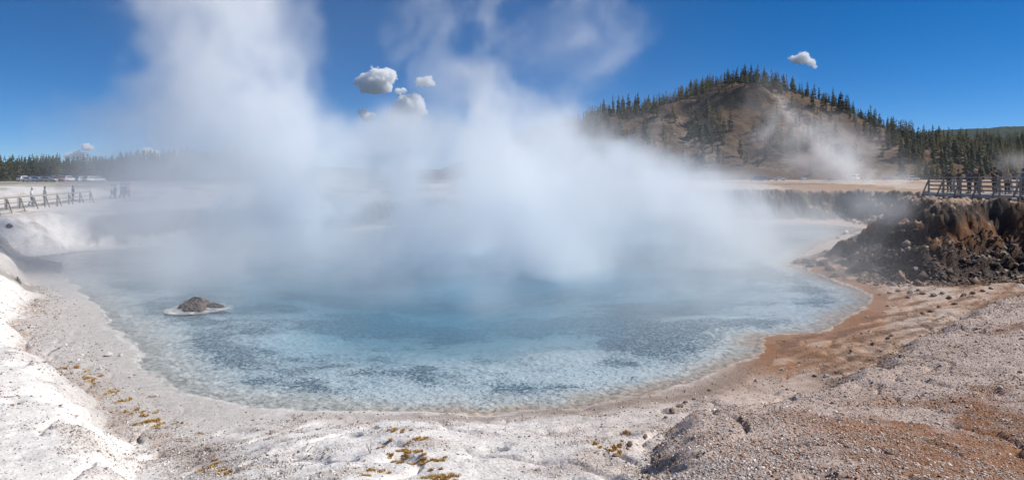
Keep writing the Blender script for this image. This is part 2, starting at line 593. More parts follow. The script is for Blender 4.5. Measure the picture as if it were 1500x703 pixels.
# ---- the ground sheet (polar grid about the camera, fine where the photo looks) ----
def build_ground():
    a1 = np.linspace(-43, 43, 860)
    a2 = np.concatenate([np.linspace(-179.9, -43, 70)[:-1], a1, np.linspace(43, 180.1, 70)[1:]])
    ang = np.radians(a2)
    rr = np.concatenate([np.geomspace(.6, 4.5, 22)[:-1], np.geomspace(4.5, 105, 470)[:-1], np.geomspace(105, 7000, 95)])
    A, Q = np.meshgrid(ang, rr)
    X = (np.sin(A) * Q).ravel(); Y = (np.cos(A) * Q).ravel()
    parts = ground_parts(X, Y)
    d, c, l, mo = parts
    Z = ground_z(X, Y, parts)
    nA, nQ = len(ang), len(rr)
    i = np.arange(nQ - 1)[:, None] * nA; j = np.arange(nA - 1)[None, :]
    a = (i + j).ravel()
    Fq = np.stack([a, a + 1, a + 1 + nA, a + nA], 1)
    V = np.stack([X, Y, Z], 1)
    V = np.vstack([V, [[0, 0, float(ground_z(np.array([0.]), np.array([.3]))[0])]]])
    me = fast_mesh('ground', V, Fq[:, ::-1], smooth=True)
    # slope of the grid, for bare faces
    Zg = Z.reshape(nQ, nA)
    dzr = np.gradient(Zg, axis=0) / np.gradient(rr)[:, None]
    dza = np.gradient(Zg, axis=1) / (np.gradient(ang)[None, :] * rr[:, None])
    slope = np.hypot(dzr, dza).ravel()
    n = len(X)
    C = np.tile(np.array([[.80, .765, .73]]), (n, 1))
    n1 = f2(X, Y, 2.6, 4, seed=40); n2_ = f2(X, Y, .9, 4, seed=41); n3_ = f2(X, Y, 7, 3, seed=42); nf = f2(X, Y, .22, 3, seed=48)
    # right side: pinkish tan crust, also painted darker for dimmer exposure
    right = sst(-3.0, 7.5, X + 1.2 * n1)
    C = lerp3(C, (.52, .40, .33), right * .92)
    # mound: pale crust with rust showing through towards the camera
    mnd = sst(-.1, .5, mo) * sst(0, 3, Y)
    C = lerp3(C, (.60, .475, .41), mnd * .8)
    rust = sst(-.05, .55, n1 + .5 * n3_ + .35 * n2_ + .95 * sst(2.2, 6, X) * sst(18, 9, Y) + .0) * mnd
    rust = rust * sst(1.2, 3.5, mo)
    C = lerp3(C, (.34, .16, .075), rust * .97)
    # dry gravelly brown patches near left
    brl = sst(.1, .6, n1 + .4 * n2_ - .1) * sst(13.5, 9.5, Y) * sst(-3, -5, X)
    C = lerp3(C, (.40, .30, .24), brl * .55)
    C = lerp3(C, (.36, .31, .26), sst(.05, .5, n1 + .4 * n2_) * sst(33, 38, Y) * sst(-20, -26, X) * .5)
    # centre foreground: warm specks and faint rust
    C = lerp3(C, (.44, .34, .27), sst(.15, .7, n2_ + .4 * n3_) * .45 * sst(-9, -2, X) * sst(24, 18, Y))
    # wet margin of the pool
    near = (Y < 50) & (d > 0)
    band = np.where(near, np.exp(-((d - .9 - .35 * n1) / .75) ** 2), 0)
    C = lerp3(C, (.25, .165, .11), band * .75 * sst(-9, 1, X + 2 * n1) * sst(13, 9.5, X))
    C = lerp3(C, (.30, .13, .045), np.where(near, sst(2.6, .7, d + .8 * n2_), 0) * sst(6.0, 9, X) * .95)
    C = lerp3(C, (.46, .42, .385), np.where(near, sst(4.5, 1.2, d + n1), 0) * sst(-4, -8, X) * .75)
    orange_shelf = np.where(near & (mo < .2) & (d < 9), sst(-.35, .35, n1 + .3 * n2_), 0) * sst(6.5, 9.5, X)
    C = lerp3(C, (.36, .20, .11), orange_shelf * .7)
    strk = f2(X * .35 + Y * .25, Y * 1.6 - X * .9, .8, 4, .6, seed=57)
    C = lerp3(C, (.17, .085, .04), near * (mo < .2) * (d > .5) * sst(.1, .42, strk) * sst(7, 10, X) * .75)
    C = lerp3(C, (.58, .46, .38), near * (mo < .2) * (d > .8) * sst(-.08, -.4, strk) * sst(6.5, 9.5, X) * .7)
    # orange-brown dry grass and silt along the left crest
    cr = np.exp(-((l - .1 + .25 * n2_) / .32) ** 2) * sst(-.25, .4, nf + .2 + .5 * n2_) * sst(-2.8, -5, X) * sst(36, 30, Y)
    C = lerp3(C, (.38, .22, .12), cr * .8)
    wsh = np.where((Y < 34) & (l < .2), sst(-1.5, -.2, l), 0) * sst(-3, -5, X)
    C = lerp3(C, (.52, .48, .45), wsh * .6)
    # walls of the basin
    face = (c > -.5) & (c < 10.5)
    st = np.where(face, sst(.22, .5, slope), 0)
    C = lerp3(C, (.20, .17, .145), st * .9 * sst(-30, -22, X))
    lb = sst(.6, 1.6, c + .8 * n2_) * sst(8.2, 6.6, c + .9 * n1) * sst(10, 4, X) * sst(-38, -35.6, X + n1) * (Y > 43)
    C = lerp3(C, (.15, .125, .105), lb * .93)
    C = lerp3(C, (.34, .31, .28), lb * sst(.25, .6, n2_) * .6)
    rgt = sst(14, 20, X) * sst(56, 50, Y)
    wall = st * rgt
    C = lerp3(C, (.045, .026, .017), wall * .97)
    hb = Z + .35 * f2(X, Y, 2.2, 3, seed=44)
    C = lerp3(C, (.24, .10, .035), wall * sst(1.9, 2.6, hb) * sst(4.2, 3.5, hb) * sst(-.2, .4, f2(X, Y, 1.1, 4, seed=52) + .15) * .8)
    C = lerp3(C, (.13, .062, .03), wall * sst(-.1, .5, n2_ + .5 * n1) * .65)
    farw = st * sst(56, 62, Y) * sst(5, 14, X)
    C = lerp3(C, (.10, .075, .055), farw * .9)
    # talus foot and rubble floor under the right wall
    C = lerp3(C, (.12, .085, .065), ((c > -.8) & (c < 2)) * rgt * .85 * sst(-.4, .3, n2_))
    # plateau behind the rim
    pl = sst(5, 8, c) * (slope < .6)
    plr = pl * sst(0, 18, X)  # right part: its own tan plus dimmer exposure put into the colour
    C = lerp3(C, (.44, .31, .22), plr * .9)
    C = lerp3(C, (.17, .095, .055), plr * sst(.05, .45, n3_ + .5 * n2_) * .75 * sst(75, 55, Y))
    Q_ = np.hypot(X, Y)
    st1 = f2(X, Y * .16, 9, 4, seed=46)
    C = lerp3(C, (.36, .215, .115), plr * sst(90, 130, Q_) * .8)
    C = lerp3(C, (.58, .50, .42), plr * sst(90, 110, Q_) * sst(.15, .5, st1) * .8)
    pll = pl * sst(5, -8, X)
    C = lerp3(C, (.76, .73, .69), pll * .9)
    C = lerp3(C, (.30, .24, .17), pll * sst(.1, .5, n3_ + .3 * n2_) * .6)
    grass = pll * np.exp(-((Y - 51.8 - .6 * n3_) / 1.5) ** 2) * sst(-24, -30, X)
    C = lerp3(C, (.30, .27, .10), grass * .75)
    C = lerp3(C, (.42, .26, .12), pll * np.exp(-((Y - 49.3) / 1.1) ** 2) * sst(-28, -33, X) * .7)
    C = lerp3(C, (.22, .19, .10), pll * sst(120, 180, Q_ + 30 * n3_) * .75)
    C = lerp3(C, (.13, .13, .06), sst(600, 900, Q_))
    # the basin floor: bluish white sinter with dark mottles
    dn = np.maximum(-d, 0)
    mot = f2(X, Y * 1.0, .95, 5, .62, seed=50); mot2 = f2(X, Y, 4.2, 3, seed=51)
    fl = (d < .05)
    Cf = np.tile(np.array([[.60, .60, .58]]), (n, 1))
    Cf = lerp3(Cf, (.50, .40, .31), sst(1.5, .2, dn + .3 * n2_) * sst(-7, 0, X))
    Cf = lerp3(Cf, (.46, .45, .42), sst(1.0, .1, dn) * sst(0, -7, X))
    Cf = lerp3(Cf, (.41, .53, .62), sst(.6, 3.0, dn) * .88)
    Cf = Cf * (1 + .35 * f2(X, Y, .13, 2, seed=53))[:, None]
    dk = sst(-.75, .45, .6 * mot + .85 * mot2 + .10 + .2 * sst(-8, 8, X)) * sst(.8, 2.4, dn + .5 * n2_)
    mott = np.where(fl, dk, 0)
    Cf = lerp3(Cf, (.20, .35, .44), sst(-.1, .6, mot2 + .5 * mot) * sst(1.5, 5, dn) * .45)
    Cf = lerp3(Cf, (.66, .72, .76), sst(.30, .6, -mot2 + .25 * nf + .2 * n2_) * sst(.6, 2, dn) * .6)
    C = np.where(fl[:, None], Cf, C)
    lip = np.where((d > -.06) & (d < .13) & (Y < 50), 1, 0) * sst(-.35, .2, n2_ + .1)
    C = lerp3(C, (.78, .75, .70), lip * .45 * sst(10, 6, X) * sst(-.1, .4, n1 + .3 * n2_))
    C = np.clip(C, .01, .82)
    grit = .20 + .24 * sst(-5, 2, X) + .6 * mnd + .5 * brl + .35 * sst(0, 1, n2_ + .2) * (d > 1.5)
    grit = np.where(d < .2, .15, np.clip(grit, 0, 1)) * sst(120, 60, Q_)
    grit = np.maximum(grit, wall * .8)
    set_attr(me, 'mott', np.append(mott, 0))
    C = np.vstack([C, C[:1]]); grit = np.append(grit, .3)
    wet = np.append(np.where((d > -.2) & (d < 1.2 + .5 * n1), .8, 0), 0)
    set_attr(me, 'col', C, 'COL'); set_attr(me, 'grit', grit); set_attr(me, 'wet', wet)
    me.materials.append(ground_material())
    return tag(link('ground', me), kind='structure')


build_ground()


# ---- the hills -------------------------------------------------------
def build_hill():
    xs = np.linspace(-135, 665, 440); ys = np.concatenate([np.linspace(258, 540, 200), np.linspace(542, 765, 50)])
    X, Y = np.meshgrid(xs, ys)
    Z = hill_z(X, Y)
    n = len(xs)
    i = np.arange(len(ys) - 1)[:, None] * n; j = np.arange(n - 1)[None, :]
    a = (i + j).ravel()
    me = fast_mesh('hill', np.stack([X.ravel(), Y.ravel(), Z.ravel()], 1), np.stack([a, a + 1, a + 1 + n, a + n], 1), smooth=True)
    dz = np.hypot(np.gradient(Z, axis=0) / np.gradient(ys)[:, None], np.gradient(Z, axis=1) / np.gradient(xs)[None, :]).ravel()
    X, Y, Z = X.ravel(), Y.ravel(), Z.ravel()
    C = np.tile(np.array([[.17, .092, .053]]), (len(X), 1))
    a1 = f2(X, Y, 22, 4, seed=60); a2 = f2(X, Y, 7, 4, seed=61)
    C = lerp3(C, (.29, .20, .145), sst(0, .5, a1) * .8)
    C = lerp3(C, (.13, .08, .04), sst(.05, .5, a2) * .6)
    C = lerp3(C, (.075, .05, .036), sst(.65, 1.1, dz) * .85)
    gx = 176 - 20 * np.clip((Y - 286) / 164, 0, 1)
    C = lerp3(C, (.46, .39, .33), np.exp(-((X - gx - 1) / 5.5) ** 2) * sst(300, 350, Y) * .9)
    C = lerp3(C, (.50, .42, .36), np.exp(-((X - 100 - 5 * a1) / 9) ** 2) * np.exp(-((Y - 372) / 26) ** 2) * sst(-.2, .3, a2 + .2))
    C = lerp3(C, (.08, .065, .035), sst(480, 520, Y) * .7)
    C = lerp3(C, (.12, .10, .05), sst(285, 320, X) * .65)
    C = lerp3(C, (.42, .34, .27), sst(.35, .6, f2(X, Y, 15, 2, seed=63)) * sst(300, 330, X) * .8)
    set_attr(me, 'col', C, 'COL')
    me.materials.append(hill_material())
    tag(link('hill', me), kind='structure')


build_hill()


def wooded_material(name, c0, c1, sc):
    m, nt, b = material(name)
    geo = N(nt, 'ShaderNodeNewGeometry')
    n1 = N(nt, 'ShaderNodeTexNoise'); n1.inputs['Scale'].default_value = sc; n1.inputs['Detail'].default_value = 10; n1.inputs['Roughness'].default_value = .6
    nt.links.new(geo.outputs['Position'], n1.inputs['Vector'])
    nt.links.new(mixrgb(nt, ramp(nt, n1.outputs['Fac'], .4, .62), c0, c1), b.inputs['Base Color'])
    b.inputs['Roughness'].default_value = 1; b.inputs['Specular IOR Level'].default_value = .05
    return m


def build_ridge(name, prof, y0, yr, y1, mat, nx=320, ny=30, amp=10, seed=70):
    px = np.array([p[0] for p in prof]); pz = np.array([p[1] for p in prof])
    xs = np.linspace(px.min(), px.max(), nx); ys = np.linspace(y0, y1, ny)
    X, Y = np.meshgrid(xs, ys)
    t = np.where(Y < yr, (Y - y0) / (yr - y0), 1 - (Y - yr) / (y1 - yr))
    t = np.clip(t, 0, 1); t = t * t * (3 - 2 * t)
    H = np.interp(X, px, pz)
    Z = H * t + amp * t * f2(X, Y, (yr - y0) * .5, 4, seed=seed) + amp * .25 * t * (H > amp) * _rs.rand(*X.shape) - 2
    a = (np.arange(ny - 1)[:, None] * nx + np.arange(nx - 1)[None, :]).ravel()
    me = fast_mesh(name, np.stack([X.ravel(), Y.ravel(), Z.ravel()], 1), np.stack([a, a + 1, a + 1 + nx, a + nx], 1), mat, True)
    tag(link(name, me), kind='structure')


wood_dark = wooded_material('wooded_slope_dark', (.018, .032, .022), (.055, .075, .045), .03)
wood_green = wooded_material('wooded_slope_green', (.05, .075, .035), (.14, .16, .07), .012)
build_ridge('far_ridge', [(1300, 0), (2050, 250), (2300, 283), (2650, 302), (3100, 306), (3700, 300), (4600, 240), (5600, 60)], 2700, 4000, 5200, wood_dark, amp=26, seed=71)
build_ridge('green_hills', [(1000, 0), (1300, 60), (1500, 105), (1750, 92), (2100, 110), (2700, 80), (3300, 0)], 1500, 2200, 2700, wood_green, amp=16, seed=72)
build_ridge('distant_mountains', [(-6500, 60), (-5600, 110), (-4300, 128), (-3400, 120), (-2600, 96), (-1500, 90), (0, 60), (1500, 30)], 4700, 5700, 6500, wood_dark, amp=10, seed=73)


# =====================================================================
# THE HOT POOL
# =====================================================================
def build_water():
    xs = np.arange(-40, 47, .36); ys = np.arange(15.5, 96, .36)
    X, Y = np.meshgrid(xs, ys)
    d, _ = seg_dist(X, Y, SHORE, True)
    d = np.where(in_poly(X, Y, SHORE), -d, d)
    G = ground_z(X, Y)
    n = len(xs)
    a = (np.arange(len(ys) - 1)[:, None] * n + np.arange(n - 1)[None, :]).ravel()
    Fq = np.stack([a, a + 1, a + 1 + n, a + n], 1)
    keep = (d.ravel()[Fq] < .9).any(1)
    Fq = Fq[keep]
    used, inv = np.unique(Fq, return_inverse=True)
    V = np.stack([X.ravel(), Y.ravel(), np.zeros(X.size)], 1)[used]
    me = fast_mesh('water', V, inv.reshape(-1, 4), smooth=True)
    set_attr(me, 'depth', np.maximum(-G.ravel()[used], 0))
    m = bpy.data.materials.new('hot_spring_water'); m.use_nodes = True
    nt = m.node_tree; nt.nodes.clear()
    out = N(nt, 'ShaderNodeOutputMaterial')
    geo = N(nt, 'ShaderNodeNewGeometry')
    dp = N(nt, 'ShaderNodeAttribute', attribute_name='depth')
    tr = N(nt, 'ShaderNodeBsdfTransparent')
    nt.links.new(mixrgb(nt, ramp(nt, dp.outputs['Fac'], 0, 1.1), (.97, .99, 1.0), (.45, .80, .92)), tr.inputs['Color'])
    df = N(nt, 'ShaderNodeBsdfDiffuse'); df.inputs['Color'].default_value = (.020, .25, .43, 1)
    gl = N(nt, 'ShaderNodeBsdfGlossy'); gl.inputs['Roughness'].default_value = .09
    mp = N(nt, 'ShaderNodeMapping'); mp.inputs['Scale'].default_value = (1.0, 1.5, 1)
    nt.links.new(geo.outputs['Position'], mp.inputs['Vector'])
    no = N(nt, 'ShaderNodeTexNoise'); no.inputs['Scale'].default_value = 5.0; no.inputs['Detail'].default_value = 5
    nt.links.new(mp.outputs[0], no.inputs['Vector'])
    bp = N(nt, 'ShaderNodeBump'); bp.inputs['Distance'].default_value = .03; bp.inputs['Strength'].default_value = .6
    nt.links.new(no.outputs['Fac'], bp.inputs['Height'])
    nt.links.new(bp.outputs[0], gl.inputs['Normal'])
    fr = N(nt, 'ShaderNodeFresnel'); fr.inputs['IOR'].default_value = 1.33
    nt.links.new(bp.outputs[0], fr.inputs['Normal'])
    body = N(nt, 'ShaderNodeMixShader')
    nt.links.new(ramp(nt, dp.outputs['Fac'], .12, 1.8, 0., .93), body.inputs[0])
    nt.links.new(tr.outputs[0], body.inputs[1]); nt.links.new(df.outputs[0], body.inputs[2])
    top = N(nt, 'ShaderNodeMixShader')
    nt.links.new(fr.outputs[0], top.inputs[0])
    nt.links.new(body.outputs[0], top.inputs[1]); nt.links.new(gl.outputs[0], top.inputs[2])
    nt.links.new(top.outputs[0], out.inputs['Surface'])
    me.materials.append(m)
    tag(link('water', me), kind='structure')


build_water()

# =====================================================================
# CONIFERS
# =====================================================================
def foliage(name, dark, light):
    m, nt, b = material(name)
    tc = N(nt, 'ShaderNodeTexCoord')
    no = N(nt, 'ShaderNodeTexNoise'); no.inputs['Scale'].default_value = 9; no.inputs['Detail'].default_value = 3
    nt.links.new(tc.outputs['Object'], no.inputs['Vector'])
    oi = N(nt, 'ShaderNodeObjectInfo')
    f = mul(nt, ramp(nt, no.outputs['Fac'], .35, .65, 0, .6), mul(nt, oi.outputs['Random'], .4), 'ADD')
    nt.links.new(mixrgb(nt, f, dark, light), b.inputs['Base Color'])
    b.inputs['Roughness'].default_value = .8
    b.inputs['Specular IOR Level'].default_value = .15
    return m


M_FOL = {'dark green': foliage('needles_dark', (.012, .022, .010), (.035, .052, .018)),
         'olive green': foliage('needles_olive', (.030, .040, .012), (.085, .085, .022)),
         'golden green': foliage('needles_golden_lit', (.060, .055, .012), (.16, .115, .025))}  # golden needles: warm sunlight on the left slope put into the colour
M_BARK = simple('bark', (.085, .062, .048), .9, .4, 12)
M_DEAD = simple('dead_wood', (.20, .17, .145), .85, .35, 8)


def crown_geo(seed, tiers=13, per=7, base=.14, width=.17, ragged=.5):
    """unit-height crown: drooping, ragged boughs in uneven whorls"""
    r = random.Random(seed)
    V, Fc = [], []
    gap = r.uniform(.2, .5)
    for k in range(tiers):
        t = k / (tiers - 1)
        z = base + (1 - base) * (t ** .92) + r.uniform(-.01, .01)
        rad = width * (1 - t) ** .72 * (.55 + .45 * min(1, (t + .12) * 4)) + .012
        if r.random() < ragged * .4:
            rad *= r.uniform(.45, .8)
        n = max(3, int(per * (1 - .5 * t)))
        off = r.uniform(0, 6.28)
        for i in range(n):
            if r.random() < .12:
                continue
            a = off + 6.283 * i / n + r.uniform(-.3, .3)
            L = rad * r.uniform(.6, 1.25)
            dz = -L * r.uniform(.10, .55) + (.35 * L if t > .75 else 0)
            ca, sa = math.cos(a), math.sin(a)
            w = L * r.uniform(.38, .6) + .01
            b0 = len(V)
            V += [(0, 0, z + .018), (ca * L * .55 - sa * w, sa * L * .55 + ca * w, z + dz * .45 - .012), (ca * L, sa * L, z + dz),
                  (ca * L * .55 + sa * w, sa * L * .55 - ca * w, z + dz * .45 - .012), (ca * L * .5, sa * L * .5, z + dz * .3 + .026),
                  (ca * L * .42, sa * L * .42, z + dz * .6 - .045)]
            Fc += [(b0, b0 + 1, b0 + 4), (b0 + 1, b0 + 2, b0 + 4), (b0 + 4, b0 + 2, b0 + 3), (b0, b0 + 4, b0 + 3), (b0, b0 + 5, b0 + 2)]
    b0 = len(V)
    V += [(.012, 0, .93), (-.006, .01, .93), (-.006, -.01, .93), (0, 0, 1.03)]
    Fc += [(b0, b0 + 1, b0 + 3), (b0 + 1, b0 + 2, b0 + 3), (b0 + 2, b0, b0 + 3)]
    return np.array(V), np.array(Fc)


def trunk_geo(seed, h=.97, r0=.016):
    r = random.Random(seed)
    m = MB()
    pts = [(r.uniform(-.006, .006) * k, r.uniform(-.006, .006) * k, -.04 + (h + .04) * k / 4) for k in range(5)]
    m.tube(pts, [r0, r0 * .85, r0 * .65, r0 * .4, r0 * .12], 6)
    for k in range(5):
        a = r.uniform(0, 6.28); z = r.uniform(.08, .5); L = r.uniform(.03, .07)
        m.tube([(0, 0, z), (math.cos(a) * L, math.sin(a) * L, z - .01)], [.003, .001], 3)
    return m


PINES = []     # (crown verts, faces) : narrow, full, ragged, tufted at the top
for sd, ti, pe, ba, wi, ra in ((1, 15, 8, .10, .15, .4), (2, 14, 8, .06, .20, .3), (3, 13, 6, .22, .12, .9), (4, 11, 6, .38, .13, .8), (5, 16, 8, .05, .17, .5), (6, 12, 7, .30, .15, .7)):
    PINES.append(crown_geo(sd, ti, pe, ba, wi, ra))
LIGHT = [crown_geo(30 + k, t, p, b, w, g) for k, (t, p, b, w, g) in enumerate(((13, 5, .08, .15, .4), (12, 5, .05, .19, .3), (12, 5, .16, .14, .7), (14, 5, .06, .16, .6)))]
TRUNKS = [trunk_geo(50 + k).mesh('trunk', M_BARK) for k in range(3)]
CROWNS = {(i, c): fast_mesh('crown', PINES[i][0], PINES[i][1], M_FOL[c]) for i in range(6) for c in M_FOL}


def pine(x, y, z, h, shape, colour, label, group, name='pine_tree', wide=1.0):
    e = empty(name, (x, y, z), rnd.uniform(0, 6.28))
    e.rotation_euler[0] = rnd.gauss(0, .03); e.rotation_euler[1] = rnd.gauss(0, .02)
    e.scale = (h * wide, h * wide, h)
    link('trunk', TRUNKS[shape % 3], e)
    link('crown', CROWNS[(shape, colour)], e)
    return tag(e, label, 'tree', group)


def blob(px, py, cx, cy, rx, ry):
    return math.exp(-((px - cx) / rx) ** 2 - ((py - cy) / ry) ** 2)


def hill_density(px, py):
    """how thickly pines grow on the part of the slope seen about there in the photo, and their look"""
    d = .018
    if px < 880:
        d = .9
    d = max(d, 1.0 * blob(px, py, 950, 165, 90, 14))
    d = max(d, 1.0 * blob(px, py, 1020, 140, 60, 12))
    d = max(d, .6 * blob(px, py, 930, 215, 40, 34))
    d = max(d, 1.2 * blob(px, py, 1035, 195, 26, 34))
    d = max(d, 1.2 * blob(px, py, 1035, 235, 26, 20))
    d = max(d, 1.2 * blob(px, py, 1083, 240, 14, 16))
    d = max(d, .8 * blob(px, py, 1117, 235, 7, 12))
    d = max(d, 1.1 * blob(px, py, 1165, 215, 42, 16))
    d = max(d, .9 * blob(px, py, 1140, 190, 30, 14))
    d = max(d, .9 * blob(px, py, 1110, 125, 60, 12))
    d = max(d, 1.0 * blob(px, py, 1220, 162, 45, 16))
    d = max(d, 1.0 * blob(px, py, 1290, 205, 30, 20))
    d = max(d, .3 * blob(px, py, 1250, 232, 70, 12))
    if px > 1318:
        d = max(d, .95)
    return d


REG = []
def place_trees():
    cand = []
    # hillside
    tries = 0
    while len(cand) < 2600 and tries < 26000:
        tries += 1
        X = rnd.uniform(-60, 440); Y = rnd.uniform(292, 505) if rnd.random() < .8 else rnd.uniform(440, 470)
        z = float(hill_z(np.array([X]), np.array([Y]))[0])
        if z < 1.2:
            continue
        px, py = to_px(X, Y, z)
        if px < 730 or px > 1530:
            continue
        yr = 450
        ridge = X < 265 and 438 < Y < 462
        dens = hill_density(px, py)
        if ridge:
            dens = max(dens, .75)
        if X > 265 and z < 3:
            dens *= .25
        if rnd.random() > dens:
            continue
        if Y > 470 and X < 265:
            continue
        left = px < 1060
        h = rnd.uniform(5.5, 12.5) if not (X > 300) else rnd.uniform(5.5, 11.5)
        if rnd.random() < .2:
            h *= .65
        if left and py < 205:
            col = rnd.choice(['golden green', 'golden green', 'olive green', 'dark green'])  # mostly golden here, painting in the warm sun on this slope
            h *= .85
        elif px > 1320:
            col = rnd.choice(['olive green', 'dark green', 'dark green', 'golden green'])
        else:
            col = rnd.choice(['dark green', 'dark green', 'olive green'])
        if ridge:
            reg = 'on the skyline left of the summit' if X < 140 else ('on the summit skyline' if X < 178 else 'along the right shoulder skyline')
        elif px < 905:
            reg = 'on the steam-veiled left end of the hill'
        elif px > 1318:
            reg = 'on the low wooded hill behind the boardwalk people'
        elif px < 1000:
            reg = 'on the upper left slope of the hill'
        elif px < 1100:
            reg = 'below the dark outcrop left of the pale gully'
        elif px < 1215:
            reg = 'on the bare slope right of the pale gully'
        else:
            reg = 'on the right flank of the hill behind thin steam'
        cand.append((h / Y * 977, X, Y, z, h, col, reg, ridge))
    # prominent pines standing up on the skyline
    for px_, hh in ((884, 13), (893, 9), (898, 14), (906, 14), (913, 13), (921, 15), (931, 13), (935, 15), (950, 12), (742, 12), (750, 16), (757, 14), (779, 13), (786, 14),
                    (1010, 12), (1066, 13), (1078, 12), (1090, 14), (1100, 13), (1120, 12), (1136, 12), (1148, 13), (1160, 14), (1172, 13), (1181, 11), (1200, 14), (1207, 12),
                    (1215, 14), (1222, 16), (1232, 13), (1240, 13), (1250, 13), (1259, 13), (1262, 12), (1275, 12), (1290, 13), (1300, 11), (1325, 12)):
        Y = 446 + rnd.uniform(-5, 5); X = (px_ - 750) / 977 * Y
        z = float(hill_z(np.array([X]), np.array([Y]))[0])
        reg = 'on the skyline left of the summit' if X < 140 else ('on the summit skyline' if X < 178 else 'along the right shoulder skyline')
        if px_ < 800:
            reg = 'on the steam-veiled left end of the hill'
        cand.append((99, X, Y, z, hh, 'dark green', reg, True))
    # foot of the forest behind the left car park and further in
    for k in range(1300):
        row = k / 1300
        Y = 226 + 95 * row + rnd.uniform(-4, 4)
        X = rnd.uniform(-.86, -.34) * Y
        px = 750 + X / Y * 977
        z = float(ground_z(np.array([X]), np.array([Y]))[0])
        h = rnd.uniform(7.0, 9.6) * (1 + .28 * float(sst(150, 240, px)))
        if px > 440:
            h *= .8
        if px < 40 and row < .12:
            h *= .5
        if rnd.random() < .15:
            h *= .65
        col = rnd.choice(['olive green', 'dark green', 'dark green']) if px > 40 else rnd.choice(['olive green', 'dark green'])
        reg = 'in the forest edge behind the left car park' if px < 130 else 'in the steam-veiled forest beyond the far rim'
        cand.append((h / Y * 977, X, Y, z, h, col, reg, False))
    cand.sort(key=lambda c: -c[0])
    hillc = [c for c in cand if c[1] > -60]; leftc = [c for c in cand if c[1] <= -60]
    single = hillc[:190] + leftc[:100]
    rest = hillc[190:] + leftc[100:]
    for s, X, Y, z, h, col, reg, ridge in single:
        tall = 'tall' if h > 12 else ('short' if h < 9 else 'mid-sized')
        sh = rnd.choice([0, 2, 3, 5, 4] if ridge else [0, 1, 2, 4, 5])
        tall += ' ' + ('narrow', 'broad full', 'thin ragged', 'bare-stemmed', 'dense', 'open-crowned')[sh]
        if X < -60:
            pxx = 750 + X / Y * 977
            reg = ('at the far left behind the car park' if pxx < 60 else 'behind the middle of the left car park' if pxx < 100 else 'behind the end of the left fence' if pxx < 155 else
                   'behind the walkers in the steam' if pxx < 215 else 'in the tallest part of the left forest' if pxx < 300 else 'where the left forest fades into steam' if pxx < 380 else 'barely visible in the steam beyond the pool')
        pine(X, Y, z - .2, h, sh, col, '%s %s pine %s' % (tall, col, reg), '%s %s pines %s' % (tall, col, reg), wide=rnd.uniform(.8, 1.45))
    # all the others: one mass per colour would still be one wood: two objects, left and right
    for nm, lab, pool in (('forest', 'wood of small dark pines covering the hill beyond the pool', [c for c in rest if c[1] > -60]),
                          ('forest', 'band of dark pine forest beyond the far left rim', [c for c in rest if c[1] <= -60])):
        Vs, Fs, Mi, b = [], [], [], 0
        cols = list(M_FOL)
        for s, X, Y, z, h, col, reg, ridge in pool:
            v, f = LIGHT[rnd.randrange(4)]
            a = rnd.uniform(0, 6.28); ca, sa = math.cos(a), math.sin(a)
            w = h * rnd.uniform(.9, 1.35)
            q = np.stack([(v[:, 0] * ca - v[:, 1] * sa) * w + X, (v[:, 0] * sa + v[:, 1] * ca) * w + Y, v[:, 2] * h + z - .2], 1)
            Vs.append(q); Fs.append(f + b); Mi.append(np.full(len(f), cols.index(col))); b += len(v)
            t = np.array([(X + .012 * h, Y, z - .5), (X - .012 * h, Y, z - .5), (X, Y + .012 * h, z - .5), (X, Y, z + h * .6)])
            Vs.append(t); Fs.append(np.array([(0, 1, 3), (1, 2, 3), (2, 0, 3)]) + b); Mi.append(np.full(3, 3)); b += 4
        me = fast_mesh(nm, np.vstack(Vs), np.vstack(Fs))
        for c in cols:
            me.materials.append(M_FOL[c])
        me.materials.append(M_BARK)
        me.polygons.foreach_set('material_index', np.concatenate(Mi).astype('i4'))
        tag(link(nm, me), lab, kind='stuff')


place_trees()


def place_snags():
    for px_, h, lab in ((741.5, 13, 'thin grey dead tree at the far left end of the hill skyline'), (862, 12, 'lone bare dead tree on the skyline left of the tall pine row'),
                        (963, 12, 'slender bare dead tree on the golden slope skyline'), (1086, 15, 'bare dead pole rising above the summit pines'),
                        (1255, 10, 'thin dead pole on the right shoulder skyline')):
        Y = 447.; X = (px_ - 750) / 977 * Y
        z = float(hill_z(np.array([X]), np.array([Y]))[0])
        m = MB().tube([(0, 0, -.5), (.05, 0, h * .5), (.15, .05, h)], [.16, .11, .03], 6)
        b = MB()
        for k in range(9):
            a = rnd.uniform(0, 6.28); zz = rnd.uniform(.25, .95) * h; L = rnd.uniform(.4, 1.3) * (1.2 - zz / h)
            b.tube([(0.01 * zz, 0, zz), (math.cos(a) * L, math.sin(a) * L, zz + rnd.uniform(-.2, .4))], [.045, .015], 4)
        e = empty('dead_tree', (X, Y, z))
        m.build('trunk', M_DEAD, e); b.build('branch', M_DEAD, e)
        tag(e, lab, 'dead tree', 'dead trees on the hill skyline')
    # fallen trunks on the slope behind the boardwalk
    for (a, b_, lab) in (((1337, 250), (1357, 261), 'long fallen trunk slanting down to the boardwalk corner'), ((1355, 247), (1364, 256), 'short dark fallen trunk on the tan slope above the boardwalk')):
        A = px_hit(*a); B = px_hit(*b_)
        A = Vector((A[0], A[1], A[2] + .35)); B = Vector((B[0], B[1], B[2] + .35))
        c = (A + B) / 2
        m = MB().tube([A - c, (B - A) * .02, B - c], [.16, .22, .28], 7)
        for k in range(5):
            p = (A - c).lerp(B - c, rnd.random())
            m.tube([p, p + Vector((rnd.uniform(-.5, .5), rnd.uniform(-.5, .5), rnd.uniform(.2, .9)))], [.05, .02], 4)
        tag(m.build('fallen_log', M_DEAD, loc=c), lab, 'log')


place_snags()


